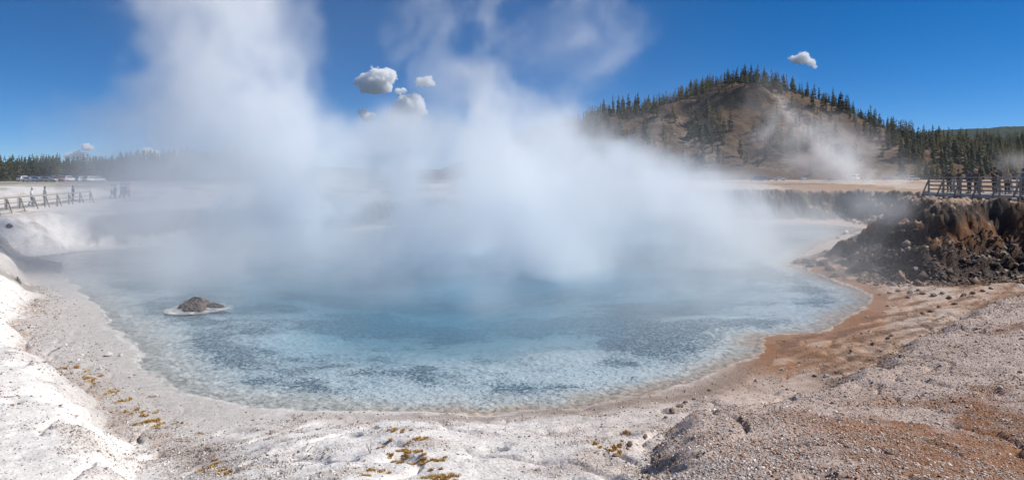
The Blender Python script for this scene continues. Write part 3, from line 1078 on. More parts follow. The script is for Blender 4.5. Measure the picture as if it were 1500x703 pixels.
def place_shrubs():
    """low young pines and bushes at the left edge by the car park"""
    b = MB()
    r = random.Random(4)
    for k in range(150):
        a, zz = r.uniform(0, 6.28), r.random()
        rr = .55 * math.sqrt(1 - (zz - .35) ** 2 / .45) if abs(zz - .35) < .66 else .1
        p = Vector((math.cos(a) * rr * r.uniform(.3, 1), math.sin(a) * rr * r.uniform(.3, 1), zz * .95))
        u = Vector((r.uniform(-1, 1), r.uniform(-1, 1), r.uniform(-.5, 1))).normalized() * .13
        w = u.cross(Vector((r.uniform(-1, 1), r.uniform(-1, 1), r.uniform(-1, 1)))).normalized() * .07
        b.add([p - u, p + w, p + u, p - w], [(0, 1, 2, 3)])
    leaf = b.mesh('foliage', M_FOL['olive green'])
    stem = MB().tube([(0, 0, -.1), (.02, 0, .5)], [.03, .01], 5).mesh('stem', M_BARK)
    for i, (x, y, h) in enumerate(((4, 284, 4.5), (13, 284, 3.6), (21, 285, 4.8), (28, 284, 3.2), (8, 281, 5.5), (17, 280, 5.2), (30, 281, 4.0))):
        Y = 212 + i * 2.0
        X = (x - 750) / 977 * Y
        z = float(ground_z(np.array([X]), np.array([Y]))[0])
        e = empty('shrub', (X, Y, z - .1), i * 1.3)
        e.scale = (h * .9, h * .9, h)
        link('stem', stem, e); link('foliage', leaf, e)
        tag(e, 'rounded olive green shrub at the left edge beside the car park', 'shrub', 'shrubs beside the left car park')


place_shrubs()


# =====================================================================
# ROCKS, RUBBLE, CRUST FLAKES, DRY GRASS
# =====================================================================
def rock_material(name, c0, c1, sc=3.0):
    m, nt, b = material(name)
    geo = N(nt, 'ShaderNodeTexCoord')
    n1 = N(nt, 'ShaderNodeTexNoise'); n1.inputs['Scale'].default_value = sc; n1.inputs['Detail'].default_value = 8; n1.inputs['Roughness'].default_value = .7
    nt.links.new(geo.outputs['Object'], n1.inputs['Vector'])
    oi = N(nt, 'ShaderNodeObjectInfo')
    f = mul(nt, ramp(nt, n1.outputs['Fac'], .38, .64), mul(nt, oi.outputs['Random'], .2), 'ADD')
    nt.links.new(mixrgb(nt, f, c0, c1), b.inputs['Base Color'])
    b.inputs['Roughness'].default_value = .85
    bp = N(nt, 'ShaderNodeBump'); bp.inputs['Distance'].default_value = .05; bp.inputs['Strength'].default_value = .7
    nt.links.new(n1.outputs['Fac'], bp.inputs['Height']); nt.links.new(bp.outputs[0], b.inputs['Normal'])
    return m


M_DARK = rock_material('dark_rock', (.045, .034, .030), (.17, .135, .12))
M_SLAB = rock_material('grey_slab', (.13, .105, .095), (.36, .32, .30))
M_PALE = rock_material('pale_sinter_rock', (.42, .37, .33), (.72, .68, .64))
M_BRWN = rock_material('brown_rock', (.13, .075, .045), (.36, .25, .17))


def rock_mesh(name, seed, mat, flat=.7, sub=2, jag=.28):
    r = np.random.RandomState(seed)
    bm = bmesh.new()
    bmesh.ops.create_icosphere(bm, subdivisions=sub, radius=1)
    # cut by random planes for angular faces
    planes = []
    for k in range(9):
        n = r.randn(3); n /= np.linalg.norm(n)
        planes.append((n, r.uniform(.55, .9)))
    for v in bm.verts:
        p = np.array(v.co)
        for n, dd in planes:
            q = p @ n
            if q > dd:
                p = p - n * (q - dd) * .95
        nz = float(f3(np.array([p[0] * 1.9 + seed]), np.array([p[1] * 1.9]), np.array([p[2] * 1.9]), 3)[0])
        p = p * (1 + jag * nz)
        v.co = (p[0], p[1] * .85, p[2] * flat)
    me = bpy.data.meshes.new(name)
    bm.to_mesh(me); bm.free()
    me.materials.append(mat)
    return me


def place_rocks():
    def put(name, x, y, wpx, me, label, cat='rock', group=None, rz=None, sink=.3, hs_=1.0):
        X, Y, z = px_hit(x, y)
        s = wpx / 977 * Y / 2
        e = link(name, me, loc=(X, Y, z + s * (1 - sink) * .45 * hs_), rot=(rnd.uniform(-.3, .3), rnd.uniform(-.3, .3), rnd.uniform(0, 6.28) if rz is None else rz), scale=(s, s, s * hs_))
        return tag(e, label, cat, group)
    big = rock_mesh('boulder', 3, M_BRWN, .9, 3, .35)
    put('boulder', 1320, 411, 20, big, 'brown boulder with a pale lit face at the foot of the right cliff', 'boulder', hs_=1.25, rz=.6)
    put('boulder', 1347, 409, 9, rock_mesh('boulder', 5, M_DARK, .8, 2), 'dark boulder right beside the pale-faced boulder below the cliff', 'boulder')
    put('rock', 1238, 343, 13, rock_mesh('rock', 8, M_PALE, .6, 2), 'pale flat rock at the tip of the dark promontory above the water')
    put('rock', 1228, 349, 8, rock_mesh('rock', 9, M_PALE, .5, 2), 'small white rock at the water edge beyond the promontory')
    # dark lumps where the promontory meets the pool
    prom = [rock_mesh('rock', 20 + k, M_DARK, .7, 2) for k in range(4)]
    for i, (x, y, w) in enumerate(((1168, 386, 13), (1179, 385, 16), (1192, 386, 15), (1205, 389, 18), (1186, 391, 12), (1216, 396, 17), (1222, 406, 14))):
        put('rock', x, y, w, prom[i % 4], 'dark steaming rock at the pool edge below the promontory', 'rock', 'dark rocks at the pool edge below the promontory', sink=.5)
    # pale and grey slabs lying on the talus of the right cliff
    slabs = [rock_mesh('slab', 40 + k, M_SLAB, .38, 2) for k in range(5)]
    r2 = random.Random(12)
    for i in range(38):
        x = r2.uniform(1335, 1500); lo = 418 + (x - 1320) * .02; y = r2.uniform(345 + max(0, 1420 - x) * .35, 412)
        X, Y, z = px_hit(x, y)
        s = r2.uniform(2.8, 7.5) / 977 * Y * .62
        o = link('slab', slabs[i % 5], loc=(X, Y, z + s * .25), rot=(r2.uniform(.2, .9), r2.uniform(-.5, .5), r2.uniform(0, 6.28)), scale=(s, s, s))
        tag(o, 'grey slab of broken rock lying on the dark talus below the right cliff', 'rock', 'grey slabs on the right cliff talus')
    # stones in the foreground
    pal = [rock_mesh('rock', 60 + k, M_PALE, .6, 2) for k in range(3)]
    for x, y, w, lab in ((224, 582, 16, 'pale pointed rock with a shaded left side on the grey left shelf'), (158, 521, 14, 'pale rock on the left shelf beside the waterline'),
                         (176, 522, 9, 'small flat pale stone right of the shelf rock'), (94, 508, 12, 'flat white slab on the left shelf above the crest'),
                         (146, 541, 8, 'small pale stone halfway down the left shelf'), (190, 553, 7, 'small pale stone near the left waterline'),
                         (789, 689, 12, 'dark-edged pale stone in the centre foreground'), (1211, 552, 10, 'pale flat stone on the right mound'), (1270, 392 + 72, 5, 'tiny pale stone by the right waterline'),
                         (1466, 569, 9, 'small pale stone on the right mound near the frame edge'), (1146, 542, 7, 'small white stone at the mound edge')):
        put('rock', x, y, w, pal[w % 3], lab, sink=.5)
    drk = [rock_mesh('rock', 70 + k, M_BRWN, .6, 2) for k in range(3)]
    for i, (x, y, w) in enumerate(((985, 604, 13), (996, 596, 12), (1004, 590, 10), (975, 612, 9), (1017, 585, 8), (1039, 572, 7), (922, 652, 11), (902, 668, 12), (945, 640, 9), (1300, 497, 9), (1306, 492, 8),
                                   (1278, 505, 8), (1352, 460, 9), (1364, 456, 10), (1398, 446, 9), (1376, 451, 8))):
        put('rock', x, y, w, drk[i % 3], 'dark brown rock on the broken edge of the right mound', 'rock', 'dark rocks along the broken edge of the right mound', sink=.6)
    for i, (x, y, w) in enumerate(((1303, 430, 9), (1316, 427, 10), (1333, 430, 11), (1345, 426, 8), (1352, 431, 10), (1368, 434, 11), (1381, 430, 9), (1391, 436, 9), (1412, 433, 10), (1290, 432, 8), (1330, 437, 8), (1425, 430, 9), (1440, 427, 9), (1452, 424, 8))):
        put('rock', x, y, w, drk[(i + 1) % 3], 'brown rubble rock in the strewn band at the cliff foot', 'rock', 'brown rubble rocks strewn at the foot of the right cliff', sink=.5)
    put('rock', 28, 414, 5, rock_mesh('rock', 80, M_DARK, 1.9, 2), 'small dark upright stone on the left bank edge', hs_=1.6)
    put('rock', 14, 333, 13, rock_mesh('rock', 81, M_DARK, .6, 2), 'dark rock on the left bank below the fence')
    for x, y, w, lab in ((328, 323, 9, 'small white rock on the far left dark bank'), (1112, 333, 14, 'pale rock on the far rim below the hill')):
        put('rock', x, y, w, pal[0], lab)


place_rocks()


def place_islet():
    X, Y, _ = 0, 0, 0
    Y = EYE * 977 / (449 - 260.); X = (285 - 750) / 977 * Y
    e = empty('rock_islet', (X, Y, 0))
    e.scale = (.86, .86, .86)
    r = random.Random(5)
    def lump(cx, cy, rx, ry, h, seed):
        vs, fs = [], []
        nr_, na = 9, 28
        for i in range(nr_ + 1):
            t = i / nr_
            for k in range(na):
                a = 6.2832 * k / na
                w = 1 + .22 * float(n2(np.array([math.cos(a) * 1.6 + seed]), np.array([math.sin(a) * 1.6 + seed]))[0]) + .1 * r.uniform(-1, 1) * (t > .3)
                x = cx + math.cos(a) * rx * t * w; y = cy + math.sin(a) * ry * t * w
                z = h * (1 - t ** 1.7) * (1 + .25 * r.uniform(-1, 1)) - .12 * (t > .95)
                vs.append((x, y, z))
        for i in range(nr_):
            for k in range(na):
                a_, b_ = i * na + k, i * na + (k + 1) % na
                fs.append((a_, b_, b_ + na, a_ + na))
        return mk_mesh('rock_lump', vs, fs, M_DARK)
    link('rock_lump', lump(-.1, .25, .85, .8, .40, 1), e)
    link('rock_lump', lump(.35, -.75, .72, .5, .27, 5), e)
    link('rock_lump', lump(1.0, .1, .55, .28, .16, 9), e)
    # terrace of white sinter just breaking the surface
    vs, fs = [], []
    na, nr_ = 72, 10
    for i in range(nr_ + 1):
        t = i / nr_
        for k in range(na):
            a = 6.2832 * k / na
            w = 1 + .16 * float(n2(np.array([math.cos(a) * 1.3 + 7]), np.array([math.sin(a) * 1.3]))[0]) + .05 * float(n2(np.array([a * 5]), np.array([2.]))[0])
            vs.append((.35 + math.cos(a) * 1.65 * w * t, -.25 + math.sin(a) * 1.65 * w * t,
                       .03 * math.exp(-((t - .86) / .08) ** 2) + .012 * (t < .55) - .038 + .045 * float(n2(np.array([math.cos(a) * t * 6]), np.array([math.sin(a) * t * 6 + 3]))[0]) - .2 * max(0, t - .93)))
    for i in range(nr_):
        for k in range(na):
            a_, b_ = i * na + k, i * na + (k + 1) % na
            fs.append((a_, b_, b_ + na, a_ + na))
    link('sinter_rim', mk_mesh('sinter_rim', vs, fs, M_PALE, True), e)
    tag(e, 'dark rock islet ringed by white sinter standing in the left of the pool', 'islet')


place_islet()


def scatter_mesh(name, P, S, mat, label, proto, flatten=.45, seed=3, tint=None):
    """tens of thousands of small flat crust pieces joined in one mesh"""
    r = np.random.RandomState(seed)
    n = len(P)
    pv, pf = proto
    a = r.rand(n) * 6.283
    ca, sa = np.cos(a)[:, None], np.sin(a)[:, None]
    jit = 1 + .35 * r.randn(n, len(pv), 3)
    v = pv[None] * jit * S[:, None, None]
    tx, ty = r.randn(n, 1) * .35, r.randn(n, 1) * .35
    z = v[:, :, 2] * flatten
    x, y = v[:, :, 0], v[:, :, 1]
    z = z + x * tx + y * ty
    out = np.stack([x * ca - y * sa + P[:, None, 0], x * sa + y * ca + P[:, None, 1], z + P[:, None, 2]], 2)
    f = pf[None] + (np.arange(n) * len(pv))[:, None, None]
    me = fast_mesh(name, out.reshape(-1, 3), f.reshape(-1, pf.shape[1]), mat)
    if tint is not None:
        set_attr(me, 'col', np.repeat(tint, len(pv), axis=0), 'COL')
    return tag(link(name, me), label, kind='stuff')


OCTA = (np.array([(1, 0, 0), (0, 1, 0), (-1, 0, 0), (0, -1, 0), (0, 0, 1), (0, 0, -1.)]),
        np.array([(0, 1, 4), (1, 2, 4), (2, 3, 4), (3, 0, 4), (1, 0, 5), (2, 1, 5), (3, 2, 5), (0, 3, 5)]))


def attr_material(name, rough=.85):
    m, nt, b = material(name)
    col = N(nt, 'ShaderNodeAttribute', attribute_name='col')
    geo = N(nt, 'ShaderNodeNewGeometry')
    n1 = N(nt, 'ShaderNodeTexNoise'); n1.inputs['Scale'].default_value = 30; n1.inputs['Detail'].default_value = 4
    nt.links.new(geo.outputs['Position'], n1.inputs['Vector'])
    h = N(nt, 'ShaderNodeHueSaturation')
    nt.links.new(ramp(nt, n1.outputs['Fac'], .3, .7, .75, 1.2), h.inputs['Value'])
    nt.links.new(col.outputs['Color'], h.inputs['Color'])
    nt.links.new(h.outputs[0], b.inputs['Base Color'])
    b.inputs['Roughness'].default_value = rough
    b.inputs['Specular IOR Level'].default_value = .2
    return m


def place_gravel():
    M = attr_material('crust_flakes')
    r = np.random.RandomState(21)
    n = 330000
    # even over the picture: uniform bearing, log distance
    u = r.uniform(-.84, .84, n); D = np.exp(r.uniform(math.log(4.6), math.log(36), n))
    X = u * D; Y = D
    d, c, l, mo = ground_parts(X, Y)
    n1 = f2(X, Y, 2.6, 4, seed=40); n2_ = f2(X, Y, .9, 4, seed=41)
    w = .06 + .34 * (mo > 0) * (X > .2) * (.55 + .9 * sst(-.3, .5, n2_ + n1)) + .5 * sst(.0, .5, n1 + .4 * n2_ - .1) * (X < -3) * (Y < 14) + .22 * sst(0, .6, n2_) * (d > 1)
    w = w + .7 * np.exp(-((mo - .12) / .22) ** 2) * (X > .5)
    w = w + .5 * np.exp(-((l + .1) / .5) ** 2) * (X < -3)
    keep = (d > .35) & (c < -.1) & (r.rand(n) < w) & ((d > 1.3) | (X < 8) | (r.rand(n) < .2))
    X, Y, d, mo, l, n1, n2_ = (q[keep] for q in (X, Y, d, mo, l, n1, n2_))
    Z = ground_z(X, Y)
    k = len(X)
    S = (.0035 + .0008 * Y) * np.exp(r.randn(k) * .42)
    t = r.rand(k)
    C = np.tile(np.array([[.64, .54, .48]]), (k, 1)) * r.uniform(.7, 1.2, (k, 1))
    C = lerp3(C, (.78, .75, .71), (X < 2 + 3 * r.randn(k)) * .8)
    brown = (t < .30) | ((np.abs(mo - .12) < .3) & (t < .8) & (X > .5)) | ((X < -3) & (t < .75))
    C = lerp3(C, (.17, .105, .07), brown * r.uniform(.4, 1, k))
    rusty = (X > 2) & (r.rand(k) < .22)
    C = lerp3(C, (.34, .16, .075), rusty)
    scatter_mesh('gravel', np.stack([X, Y, Z + .004], 1), S, M, 'loose flakes of sinter crust covering the banks round the pool', OCTA, .5, tint=np.clip(C, .02, .8))
    # rubble of the talus
    n = 16000
    u = r.uniform(.52, .86, n); D = r.uniform(33.5, 43, n)
    X = u * D; Y = D
    d, c, l, mo = ground_parts(X, Y)
    keep = (c > -1.2) & (c < 4.4) & (r.rand(n) < .55) & (d > .3)
    X, Y, c = X[keep], Y[keep], c[keep]
    Z = ground_z(X, Y); k = len(X)
    S = .032 * np.exp(r.randn(k) * .75)
    C = np.tile(np.array([[.075, .056, .047]]), (k, 1)) * r.uniform(.5, 1.8, (k, 1))
    C = lerp3(C, (.34, .29, .26), (r.rand(k) < .16) * sst(60, 0, np.abs(X)) * .9)
    C = lerp3(C, (.30, .19, .12), ((c < .2) & (r.rand(k) < .6)) * .9)
    scatter_mesh('rubble', np.stack([X, Y, Z + .02], 1), S, M, 'dark broken rubble on the slope below the right cliff', OCTA, .6, seed=9, tint=np.clip(C, .02, .8))


place_gravel()


def place_grass():
    """mats of golden dry grass and moss: many small blades, one object"""
    m, nt, b = material('golden_grass')
    col = N(nt, 'ShaderNodeAttribute', attribute_name='col')
    nt.links.new(col.outputs['Color'], b.inputs['Base Color'])
    b.inputs['Roughness'].default_value = .8
    r = np.random.RandomState(33)
    mats = [(580, 629, 12, 5, 1), (594, 632, 10, 3, .8), (610, 645, 13, 6, 1), (573, 648, 10, 3, .6), (560, 655, 6, 4, .5), (590, 661, 12, 5, 1), (606, 663, 12, 5, 1), (614, 661, 10, 5, 1),
            (574, 675, 8, 5, .7), (585, 678, 14, 5, 1), (592, 673, 8, 4, .8), (626, 676, 15, 5, 1.1), (640, 674, 12, 5, 1.1), (636, 688, 8, 4, 1), (548, 690, 14, 6, .8), (540, 697, 10, 5, .8),
            (635, 699, 22, 6, 1.2), (660, 697, 15, 6, 1.2), (648, 702, 20, 6, 1.2), (872, 650, 6, 4, 1), (892, 660, 9, 4, 1), (902, 656, 12, 4, 1), (884, 657, 6, 3, 1), (918, 648, 8, 4, .5), (920, 635, 8, 8, .3),
            (218, 619, 12, 6, 1.3), (232, 622, 10, 5, 1), (200, 602, 9, 5, .8), (212, 608, 8, 5, .7), (180, 588, 9, 5, .6), (165, 575, 8, 5, .5), (140, 553, 12, 5, .5), (110, 540, 12, 4, .4),
            (305, 685, 14, 7, .5), (330, 690, 12, 6, .8), (310, 676, 8, 4, .5), (295, 635, 6, 2, .4), (255, 620, 8, 3, .4)]
    V, Fc, C, b0 = [], [], [], 0
    for x, y, rx, ry, dn in mats:
        n = int(rx * ry * 7 * dn)
        cl = r.randn(max(3, int(rx * ry / 9)), 2); ci = r.randint(0, len(cl), n)
        xs = x + rx * (cl[ci, 0] * .62 + .12 * r.randn(n)); ys = y + ry * (cl[ci, 1] * .62 + .16 * r.randn(n))
        X0, Y0, z0 = px_hit(x, y)
        X = X0 + (xs - x) / 977 * Y0
        # depth spread along the ground
        sl = max(.22, (EYE - z0) / Y0)
        Y = Y0 - (ys - y) / 977 * Y0 / sl * .8
        Z = ground_z(X, Y)
        hgt = r.uniform(.008, .034, n) * (Y0 / 9)
        for i in range(n):
            a = r.rand() * 6.283; w = hgt[i] * .35
            dx, dy = math.cos(a) * w, math.sin(a) * w
            lx, ly = r.randn(2) * hgt[i] * .6
            V += [(X[i] - dx, Y[i] - dy, Z[i] - .003), (X[i] + dx, Y[i] + dy, Z[i] - .003), (X[i] + lx, Y[i] + ly, Z[i] + hgt[i])]
            Fc.append((b0, b0 + 1, b0 + 2)); b0 += 3
            t = r.rand()
            c = (.52, .30, .07) if t < .5 else ((.34, .18, .05) if t < .75 else (.62, .47, .22))
            C += [c, c, c]
    me = fast_mesh('dry_grass', np.array(V), np.array(Fc), m)
    set_attr(me, 'col', np.array(C), 'COL')
    tag(link('dry_grass', me), 'golden dry grass tufts and moss on the white near bank', kind='stuff')
    # dead twigs
    for x, y, h, lab in ((543, 664, .22, 'short upright dead twig in the centre foreground'), (1003, 575, .12, 'tiny dry twig at the mound edge')):
        X, Y, z = px_hit(x, y)
        t = MB()
        for k in range(5):
            t.tube([(0, 0, -.02), (rnd.uniform(-.3, .3) * h, rnd.uniform(-.3, .3) * h, h * rnd.uniform(.5, 1))], [.005, .002], 4)
        tag(t.build('twig', M_DEAD, loc=(X, Y, z)), lab, 'twig')


place_grass()


# =====================================================================
# BOARDWALKS
# =====================================================================
M_WOOD = simple('weathered_wood', (.30, .265, .235), .85, .35, 5, bump=.4)
M_WOODL = simple('weathered_and_sunlit_wood', (.50, .47, .43), .85, .25, 5, bump=.3)  # paler copy; on the right walk's far rails it stands in for sunlight


def gz(x, y):
    return float(ground_z(np.array([x], 'f8'), np.array([y], 'f8'))[0])


def rail_run(parent, pts, deck_z, rail_z, mat, outward, low=0.0, brace_to=.55, brace_top=.75, mids=(), top_w=.14, top_h=.045):
    """posts at pts, a cap rail and mid rails between them, a slanting brace outside each post"""
    for i, (x, y) in enumerate(pts):
        g = gz(x, y)
        dz = deck_z(x, y) if callable(deck_z) else deck_z
        top = dz + rail_z
        MB().box(-.05, .05, -.05, .05, g - .3 - dz, rail_z - .02).build('post', mat, parent, loc=(x, y, dz))
        if brace_to:
            bx, by = x + outward[0] * brace_to, y + outward[1] * brace_to
            gb = min(gz(bx, by), dz)
            MB().bar((x + outward[0] * .055, y + outward[1] * .055, dz + rail_z * brace_top), (bx, by, gb - .1 if low else dz - .28), .05, .1).build('brace', mat, parent)
            if not low:
                MB().bar((x, y, dz - .22), (bx, by, dz - .22), .09, .12).build('outrigger', mat, parent)
    for i in range(len(pts) - 1):
        (x0, y0), (x1, y1) = pts[i], pts[i + 1]
        z0 = deck_z(x0, y0) if callable(deck_z) else deck_z
        z1 = deck_z(x1, y1) if callable(deck_z) else deck_z
        MB().bar((x0, y0, z0 + rail_z), (x1, y1, z1 + rail_z), top_w, top_h).build('top_rail', mat, parent)
        for q, hh in enumerate(mids):
            o = .07 * (1 if (q % 2) else 1)
            MB().bar((x0 - outward[0] * o, y0 - outward[1] * o, z0 + hh), (x1 - outward[0] * o, y1 - outward[1] * o, z1 + hh), .04, .11).build('rail', mat, parent)


def deck(parent, a, b, wid, side, z, mat, zf=None):
    """planks across the walk, one joined part, and a fascia board"""
    a, b = Vector((a[0], a[1])), Vector((b[0], b[1]))
    L = (b - a).length; d = (b - a) / L
    s = Vector(side)
    m = MB(); n = int(L / .15)
    for i in range(n):
        p = a + d * (i + .5) * L / n
        zz = zf(p.x, p.y) if zf else z
        h = rnd.uniform(-.004, .004)
        m.bar((p.x, p.y, zz - .025 + h), (p.x + s.x * wid, p.y + s.y * wid, zz - .025 + h), L / n - .012, .045)
    o = m.build('deck_planks', mat, parent); o['kind'] = 'stuff'
    za = zf(a.x, a.y) if zf else z; zb = zf(b.x, b.y) if zf else z
    for k, off in enumerate((.0, wid)):
        MB().bar((a.x + s.x * off - s.x * .03 * (1 if k == 0 else -1), a.y + s.y * off, za - .16), (b.x + s.x * off - s.x * .03 * (1 if k == 0 else -1), b.y + s.y * off, zb - .16), .05, .2).build('fascia', mat, parent)


def right_boardwalk():
    e = empty('boardwalk', (33.6, 46, 4.35))
    inv = Vector((-33.6, -46, -4.35))
    e2 = e
    us = [.6248, .6469, .6725, .7011, .7308, .7625, .797, .834]
    XL = 32.5
    ys = [XL / u for u in us] 
    pts = [(XL, y) for y in ys]
    Z = 4.83
    top = 1.17
    h = []
    class P: pass
    holder = empty('boardwalk', (0, 0, 0))
    bpy.data.objects.remove(e)
    rail_run(holder, pts, Z, top, M_WOOD, (-1, 0), mids=(.26, .56, .86))
    far = [(XL + 2.6, y) for y in ys[1:]]
    rail_run(holder, far, Z, top + .04, M_WOODL, (1, 0), mids=(.45, .82))  # the sun on these far rails is painted by the paler wood
    deck(holder, (XL, 37.5), (XL, 52.4), 2.6, (1, 0), Z, M_WOODL)
    # the walk turns away to the right at the corner
    p2 = [(XL + 2.1 * k, 52.2) for k in range(0, 9)]
    rail_run(holder, p2[1:], Z, top, M_WOOD, (0, 1), mids=(.45, .82), brace_to=.4)
    MB().bar((XL, 52.0, Z + top), (XL + 2.1, 52.2, Z + top), .14, .045).build('top_rail', M_WOOD, holder)
    deck(holder, (XL + 2.62, 52.2), (XL + 18, 52.2), 2.4, (0, -1), Z - .003, M_WOODL)
    p3 = [(XL + 2.6 + 2.1 * k, 49.75) for k in range(1, 8)]
    rail_run(holder, p3, Z, top, M_WOODL, (0, -1), mids=(.45, .82), brace_to=.4)
    for y in ys:
        for x in (XL + .5, XL + 2.1):
            g = gz(x, y)
            MB().box(-.08, .08, -.08, .08, g - .3 - Z, -.27).build('pile', M_WOOD, holder, loc=(x, y, Z))
    m = MB()
    for x in (XL + .4, XL + 1.3, XL + 2.2):
        MB().bar((x, 37.5, Z - .16), (x, 52.2, Z - .16), .08, .2).build('joist', M_WOOD, holder)
    tag(holder, 'weathered wooden boardwalk with rails and slanting braces on the right rim', 'boardwalk')
    return Z


RZ_DECK = right_boardwalk()


def left_boardwalk():
    e = empty('boardwalk', (0, 0, 0))
    pxs = [-26, -8, 9.7, 29.5, 48.7, 66, 84, 101, 117, 132]
    Ds = [52.2, 54.4, 57, 59.6, 62.3, 65, 68, 71.2, 75, 79.5]
    pts = [((x - 750) / 977 * D, D) for x, D in zip(pxs, Ds)]
    zf = lambda x, y: gz(x, y) + .02
    zs = {p: gz(*p) for p in pts}
    zdeck = lambda x, y: float(np.interp(y, [52, 80], [np.mean([zs[p] for p in pts[:4]]) + .28, np.mean([zs[p] for p in pts[-3:]]) + .28]))
    dvec = Vector((pts[-1][0] - pts[0][0], pts[-1][1] - pts[0][1])).normalized()
    out = (dvec.y, -dvec.x)
    rail_run(e, pts, zdeck, 1.0, M_WOOD, out, low=1, brace_to=.42, brace_top=.85, mids=(.52,), top_w=.09, top_h=.13)
    bk = [(p[0] - out[0] * 2.2, p[1] - out[1] * 2.2) for p in pts]
    rail_run(e, bk, zdeck, 1.0, M_WOODL, (-out[0], -out[1]), low=1, brace_to=.0, mids=(.52,), top_w=.09, top_h=.12)
    deck(e, pts[0], pts[-1], 2.2, (-out[0], -out[1]), 0, M_WOODL, zf=zdeck)
    tag(e, 'low pale boardwalk with two-rail braced fence along the far left bank', 'boardwalk')
    # it goes on unfenced into the steam
    e2 = empty('walkway', (0, 0, 0))
    a = Vector(pts[-1]); b = Vector(((232 - 750) / 977 * 92, 92))
    zw = lambda x, y: gz(x, y) + .25
    n = 60
    m = MB(); dd = (b - a) / n
    dn = dd.normalized(); sd = Vector((-dn.y, dn.x)) * 2.2
    for i in range(n):
        p = a + dd * (i + .5)
        z = zdeck(p.x, 80)
        m.bar((p.x, p.y, z - .025), (p.x + sd.x, p.y + sd.y, z - .025), dd.length - .02, .045)
    o = m.build('deck_planks', M_WOODL, e2); o['kind'] = 'stuff'
    for k in (0, 1):
        q = a + sd * k; w = b + sd * k
        MB().bar((q.x, q.y, zdeck(0, 80) - .15), (w.x, w.y, zdeck(0, 80) - .15), .06, .2).build('fascia', M_WOODL, e2)
    tag(e2, 'unfenced plank walkway running into the steam beyond the left fence', 'walkway')
    return zdeck, out, pts


ZL, L_OUT, L_PTS = left_boardwalk()


# =====================================================================
# PEOPLE
# =====================================================================
def skin_mesh(name, verts, edges, radii, root=0, sub=1, mat=None):
    me = bpy.data.meshes.new(name + '_frame')
    me.from_pydata([tuple(v) for v in verts], edges, [])
    ob = bpy.data.objects.new(name + '_frame', me)
    COL.objects.link(ob)
    sk = ob.modifiers.new('skin', 'SKIN')
    sk.use_smooth_shade = True
    lay = me.skin_vertices[0] if me.skin_vertices else None
    if lay is None:
        bm = bmesh.new(); bm.from_mesh(me); bm.verts.layers.skin.verify(); bm.to_mesh(me); bm.free()
        lay = me.skin_vertices[0]
    for i, r in enumerate(radii):
        lay.data[i].radius = r if isinstance(r, tuple) else (r, r)
        lay.data[i].use_root = (i == root)
    if sub:
        sb = ob.modifiers.new('sub', 'SUBSURF'); sb.levels = sub; sb.render_levels = sub
    dg = bpy.context.evaluated_depsgraph_get()
    dg.update()
    out = bpy.data.meshes.new_from_object(ob.evaluated_get(dg))
    out.name = name
    bpy.data.objects.remove(ob); bpy.data.meshes.remove(me)
    out.materials.clear()
    if mat:
        out.materials.append(mat)
    return out


class Skel:
    def __init__(s):
        s.v, s.e, s.r = [], [], []

    def pt(s, p, r, parent=None):
        s.v.append(Vector(p)); s.r.append(r)
        if parent is not None:
            s.e.append((parent, len(s.v) - 1))
        return len(s.v) - 1

    def chain(s, start, pts):
        i = start
        for p, r in pts:
            i = s.pt(p, r, i)
        return i


# joint positions of the poses (metres, figure faces +Y, height about 1.75)
def pose(kind):
    J = dict(pel=(0, 0, .95), wst=(0, 0, 1.08), chs=(0, .01, 1.30), nek=(0, 0, 1.48), hd0=(0, .01, 1.56), hd1=(0, .02, 1.68))
    for sx, sd in ((-1, 'L'), (1, 'R')):
        J['hip' + sd] = (.09 * sx, 0, .90); J['kne' + sd] = (.10 * sx, .015, .49); J['ank' + sd] = (.105 * sx, -.01, .08); J['toe' + sd] = (.12 * sx, .17, .04)
        J['sho' + sd] = (.18 * sx, 0, 1.42); J['elb' + sd] = (.23 * sx, -.03, 1.13); J['wri' + sd] = (.24 * sx, .05, .88)
        J['hnd' + sd] = (0.02 * sx, .03, -1)          # direction of the fingers
    if kind == 'rail':      # both forearms forward on the rail
        for sx, sd in ((-1, 'L'), (1, 'R')):
            J['elb' + sd] = (.26 * sx, .10, 1.18); J['wri' + sd] = (.17 * sx, .34, 1.17); J['hnd' + sd] = (-.3 * sx, 1, -.15)
        J['hd0'] = (0, .04, 1.55); J['hd1'] = (0, .07, 1.66)
    if kind == 'photo':     # hands up in front of the face holding a phone
        for sx, sd in ((-1, 'L'), (1, 'R')):
            J['elb' + sd] = (.27 * sx, .14, 1.19); J['wri' + sd] = (.08 * sx, .32, 1.40); J['hnd' + sd] = (-.35 * sx, .3, 1)
    if kind == 'walk':
        J['kneL'] = (-.10, .16, .51); J['ankL'] = (-.10, .30, .12); J['toeL'] = (-.11, .46, .09)
        J['kneR'] = (.10, .02, .49); J['ankR'] = (.10, -.26, .14); J['toeR'] = (.11, -.12, .03)
        J['elbL'] = (-.23, -.12, 1.15); J['wriL'] = (-.22, -.05, .90); J['elbR'] = (.23, .06, 1.15); J['wriR'] = (.20, .24, .96)
        J['hndR'] = (0, .6, -1)
    if kind == 'hip':       # one hand on the hip
        J['elbR'] = (.40, -.08, 1.18); J['wriR'] = (.20, .02, 1.02); J['hndR'] = (-1, .4, -.4)
    return {k: Vector(v) for k, v in J.items()}


